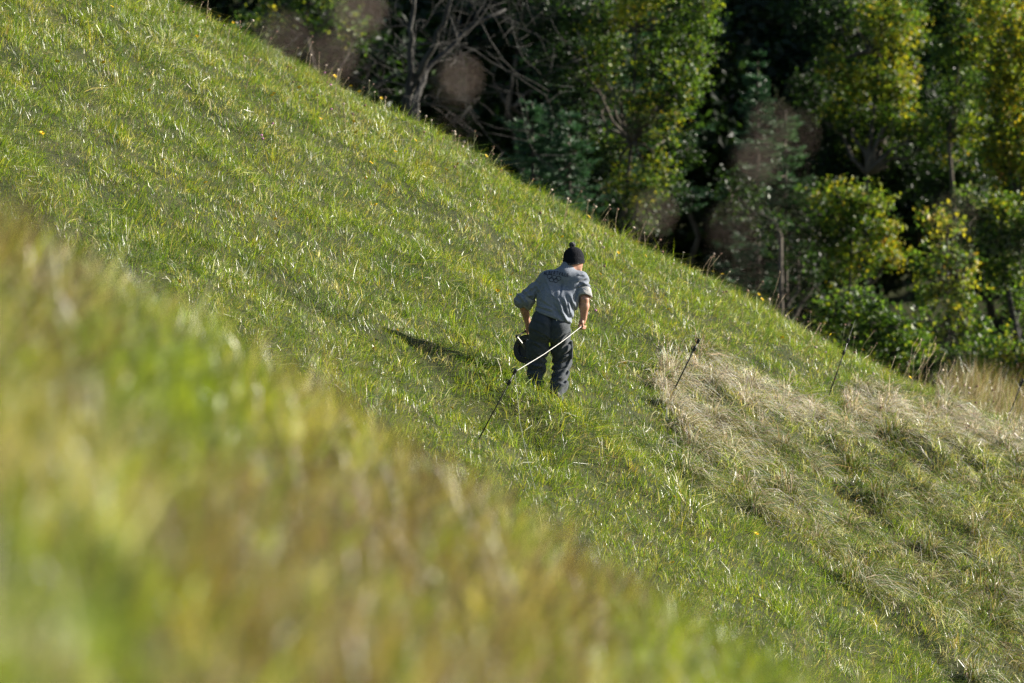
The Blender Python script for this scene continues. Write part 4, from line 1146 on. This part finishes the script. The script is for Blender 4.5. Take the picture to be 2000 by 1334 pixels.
# ------------------------------------------------------------------ fence posts and wires
def post(px0, py0, px1, py1, label, clips, extra=0.0, rad=0.007):
    b = hit(px0, py0); d = b[1]
    t = P(px1, py1, d); ax = t - b; Ln = np.linalg.norm(ax); ax /= Ln
    o = empty('fence_post', b); tag(o, label, 'fence post', 'portable fence posts leaning on the slope')
    V_, F_ = tube([ax * -.12, ax * Ln * .5, ax * Ln], [rad, rad, rad * .9], 8); obj('rod', np_mesh('rod', V_, F_, smooth=True), M_rod, o)
    if extra: V_, F_ = tube([ax * Ln, ax * (Ln + extra)], [.003, .002], 5); obj('wire_tip', np_mesh('wire_tip', V_, F_), M_wire, o)
    for c in clips:
        q = ax * Ln * c; side = np.cross(ax, [0, 1, 0]); side /= np.linalg.norm(side)
        A = Acc(); A.add(*tube([q - ax * .030, q - ax * .02, q + ax * .02, q + ax * .030], [.009, .017, .017, .010], 8))
        A.add(*tube([q + ax * .018, q + ax * .022 + side * .03, q - ax * .006 + side * .036, q - ax * .020 + side * .018], [.006] * 4, 6))
        obj('insulator', A.mesh('insulator'), M_black, o)
    return b, b + ax * Ln
pb, ptop = post(934, 862, 1006, 726, 'thin black fence post leaning behind the man with white cord tied to its top', (1.0, .84))
post(1302, 793, 1365, 664, 'thin dark fence post leaning out of the pale dry tussock', (.98, .86), rad=.008)
post(1616, 782, 1657, 663, 'thin dark fence post leaning above a dark hollow in the dry grass', (.98, .78), extra=.24, rad=.007)
post(1963, 832, 1998, 742, 'thin dark fence post leaning where the dry grass meets the far shoulder', (.97, .90), rad=.008)
hand_w = man_o + gripR
cd = [hand_w + np.array([.012, .02, .006]), hand_w, hand_w + (ptop - hand_w) * .3 + [0, 0, -.02], hand_w + (ptop - hand_w) * .6 + [0, 0, -.022], ptop]
tt = np.linspace(0, 1, 5); t2 = np.linspace(0, 1, 20)
cd = np.array(cd); cd = np.stack([np.interp(t2, tt, cd[:, k]) for k in range(3)], 1)
V_, F_ = tube(cd, np.full(20, .0029), 8)
tag(obj('white_cord', np_mesh('white_cord', V_, F_, smooth=True), M_white), 'taut white cord from the man\'s right fist to the black post', 'cord')
w1 = hit(1046, 965)
pts = [ptop, ptop * .6 + w1 * .4 + np.array([-.03, 0, -.02]), ptop * .3 + w1 * .7 + np.array([-.02, 0, -.02]), w1 + np.array([0, 0, .04])]
V_, F_ = tube(pts, np.full(4, .0015), 5)
tag(obj('fence_wire', np_mesh('fence_wire', V_, F_), M_wire), 'thin pale wire hanging slack from the black post into the grass', 'wire')

# ------------------------------------------------------------------ flowers and stalks
def head_ball(r, n=8, m=5, sq=0.8):
    V = []; F3 = []; F4 = []
    V.append((0, 0, r * sq))
    for i_ in range(1, m):
        a = math.pi * i_ / m
        for j in range(n):
            b = 2 * math.pi * j / n
            rr = r * (1 + 0.18 * random.uniform(-1, 1))
            V.append((rr * math.sin(a) * math.cos(b), rr * math.sin(a) * math.sin(b), rr * sq * math.cos(a)))
    V.append((0, 0, -r * sq))
    for j in range(n):
        k = (j + 1) % n
        F3.append((0, 1 + j, 1 + k)); F3.append((len(V) - 1, 1 + (m - 2) * n + k, 1 + (m - 2) * n + j))
        for i_ in range(m - 2):
            F4.append((1 + i_ * n + j, 1 + (i_ + 1) * n + j, 1 + (i_ + 1) * n + k, 1 + i_ * n + k))
    return np.array(V), [np.array(F3), np.array(F4)]
def dandelion(r):
    A = Acc()
    for ring_, (n, rr, tilt) in enumerate(((14, r, .25), (12, r * .75, .55), (8, r * .45, .9))):
        for j in range(n):
            a = 2 * math.pi * (j + .5 * ring_) / n
            dv = np.array([math.cos(a) * math.cos(tilt), math.sin(a) * math.cos(tilt), math.sin(tilt)])
            sd = np.array([-math.sin(a), math.cos(a), 0]) * rr * .16
            A.add(np.array([dv * .1 * rr - sd * .5, dv * .1 * rr + sd * .5, dv * rr + sd, dv * rr - sd]), [np.array([[0, 1, 2, 3]])])
    return A.mesh('petals')
me_pet = dandelion(.026); me_pet.materials.append(M_petal)
me_clo = np_mesh('clover_head', *head_ball(.016)); me_clo.materials.append(M_clover)
me_seed = [np_mesh('seed_head', *head_ball(.015, sq=.9)) for _ in range(3)]
for m_ in me_seed: m_.materials.append(M_seed)
me_fl = np_mesh('seed_head', *head_ball(.019)); me_fl.materials.append(M_fluff)

def stalk(name, label, cat, group, p, h, lean, head, stem_mat, rad=.003, head_name='head', bend=0.0, scale=1.0, tilt=None):
    o = empty(name, p); tag(o, label, cat, group)
    tip = np.array([lean[0] * h, lean[1] * h, h])
    mid_ = tip * .55 + np.array([-lean[0] * h * .2, 0, 0])
    V_, F_ = tube([[0, 0, -.02], mid_ * .5, mid_, tip], [rad, rad, rad * .8, rad * .65], 5)
    obj('stem', np_mesh('stem', V_, F_, smooth=True), stem_mat, o)
    hd_ = obj(head_name, head, None, o, tip); hd_.scale = (scale,) * 3
    hd_.rotation_euler = tilt if tilt else (random.uniform(-.9, .5), random.uniform(-.2, .9), random.uniform(0, 6))
    return o

yellow = [(270, 15), (220, 32), (253, 82), (382, 88), (110, 145), (203, 141), (290, 192), (185, 199), (527, 202), (525, 205), (617, 170), (650, 145), (688, 170), (706, 172), (747, 174),
          (586, 186), (806, 284), (864, 345), (886, 339), (710, 358), (683, 253), (700, 272), (619, 247), (737, 415), (1038, 352), (976, 340), (724, 330), (775, 310), (80, 285), (320, 332), (393, 371), (531, 444), (348, 570),
          (1118, 503), (1092, 474), (1198, 475), (1204, 506), (1170, 545), (996, 553), (962, 586), (1000, 590), (1154, 658), (1210, 734), (780, 668), (735, 700), (768, 738), (886, 814), (1256, 510), (1311, 622), (1385, 538), (1402, 541), (1425, 599),
          (1490, 574), (1480, 585), (1614, 650), (1524, 673), (1680, 688), (1776, 737), (1212, 735), (1318, 985), (1314, 1120), (1405, 1285), (1472, 1068), (540, 1010), (1240, 465), (430, 25), (455, 30), (950, 285), (1147, 400)]
for (px_, py_) in yellow:
    if py_ > 520 + max(0, (px_ - 200)) * 0.56 + 60: continue
    p_ = hit(px_, py_ + 12)
    stalk('yellow_flower', 'small yellow daisy like flower standing in the meadow grass', 'flower', 'yellow flowers dotted over the slope', p_,
          random.uniform(.12, .19), (random.uniform(-.2, .35), random.uniform(-.3, .1)), me_pet, M_stem, .0025, 'flower_head', tilt=(random.uniform(.2, .9), random.uniform(-.3, .8), random.uniform(0, 6)), scale=random.uniform(.8, 1.15))
for (px_, py_) in [(531, 250), (511, 278), (512, 287), (645, 223), (886, 260), (1165, 620), (646, 176), (632, 155)]:
    stalk('clover_flower', 'small pink clover flower in the meadow grass', 'flower', 'pink clover flowers on the slope', hit(px_, py_ + 10), random.uniform(.1, .15), (random.uniform(-.1, .2), -.1), me_clo, M_stem, .0025, 'flower_head')
# seed heads on stalks along the skyline of the slope
for k_ in range(170):
    x_ = random.uniform(-4.6, 6.2); y_ = random.triangular(65, 74.5, 72)
    p_ = np.array([x_, y_, float(ground(x_, y_))])
    fl_ = random.random() < .3
    stalk('fluffy_seed_stalk' if fl_ else 'seed_stalk',
          'pale fluffy seed head on a thin stalk along the ridge line' if fl_ else 'brown seed head on a thin stalk along the ridge line', 'stalk',
          'fluffy seed heads along the ridge' if fl_ else 'brown seed heads along the ridge', p_, random.uniform(.16, .40), (random.uniform(-.1, .55), random.uniform(-.2, .2)),
          me_fl if fl_ else random.choice(me_seed), M_drystem if random.random() < .6 else M_stem, .0032, 'seed_head', scale=random.uniform(.6, 1.15))
# tall dry grass culms
def culm_head(n=9):
    A = Acc()
    for q in range(n):
        z = q / n * .10
        for s in (-1, 1):
            a = random.uniform(0, 6.28); dv = np.array([math.cos(a) * .35, math.sin(a) * .35, 1.0]) * .022
            sd = np.array([-math.sin(a), math.cos(a), 0]) * .0035
            b_ = np.array([0, 0, z])
            A.add(np.array([b_ - sd * .4, b_ + dv * .5 - sd, b_ + dv, b_ + dv * .5 + sd]), [np.array([[0, 1, 2, 3]])])
    return A.mesh('panicle')
me_cul = [culm_head() for _ in range(3)]
M_pan = noise_mat('panicle', (0.36, 0.27, 0.17), (0.55, 0.45, 0.32), 60, 0.7)
for m_ in me_cul: m_.materials.append(M_pan)
culms = [(1505, 590, .45), (1513, 592, .20), (1600, 655, .20)]
for k_ in range(46):
    px_ = random.choice([random.uniform(1750, 1990), random.uniform(1760, 1830), random.uniform(1270, 1430)])
    if px_ < 1500: culms.append((px_, random.uniform(745, 800), random.uniform(.25, .5)))
    else: culms.append((px_, 700 + (px_ - 1750) * .56 + random.uniform(15, 70), random.uniform(.3, .62)))
for (px_, py_, h_) in culms:
    fl_ = px_ < 1500
    stalk('grass_culm', 'tall dry grass culm in the pale tussock beside the leaning post' if fl_ else 'tall dry grass culm standing where the slope meets the far shoulder', 'grass culm',
          'dry culms in the pale tussock' if fl_ else 'dry culms by the far shoulder', hit(px_, py_), h_, (random.uniform(.0, .6), random.uniform(-.1, .1)), random.choice(me_cul), M_drystem, .0028, 'panicle', scale=random.uniform(.7, 1.2),
          tilt=(0, random.uniform(.1, .7), random.uniform(0, 6) * 0))
# very near stalks on the bank, far out of focus
M_nearseed = noise_mat('near_seed_head', (0.30, 0.22, 0.18), (0.46, 0.36, 0.30), 90, 0.9, 0.6, 150)
me_near = np_mesh('seed_head', *head_ball(.014, 10, 7, .95)); me_near.materials.append(M_nearseed)
near = [(890, 155, 8.0, 1.2), (1470, 318, 8.0, 1.2), (1500, 240, 7.6, .8), (1552, 262, 7.4, .7), (1272, 415, 8.0, 1.0), (1425, 440, 7.0, .7), (545, 75, 7.2, 1.1), (690, 20, 7.0, 1.3), (640, 110, 7.2, 1.0), (1860, 420, 7.4, .6),
        (165, 200, 7.4, .8), (120, 290, 7.8, .8)]
for (px_, py_, d_, sc_) in near:
    t_ = P(px_, py_, d_); lean_x = random.uniform(-.04, .08)
    bx_ = t_[0] - lean_x; by_ = d_ + .05
    b_ = np.array([bx_, by_, float(ground(bx_, by_))]); h_ = t_[2] - b_[2]
    stalk('tall_seed_stalk', 'tall dry stalk with a blurred brown seed head on the near bank', 'stalk', 'tall dry stalks on the near bank', b_, h_, ((t_[0] - bx_) / h_, -.05 / h_), me_near, M_nearseed, .0006, 'seed_head', scale=sc_ * .84)
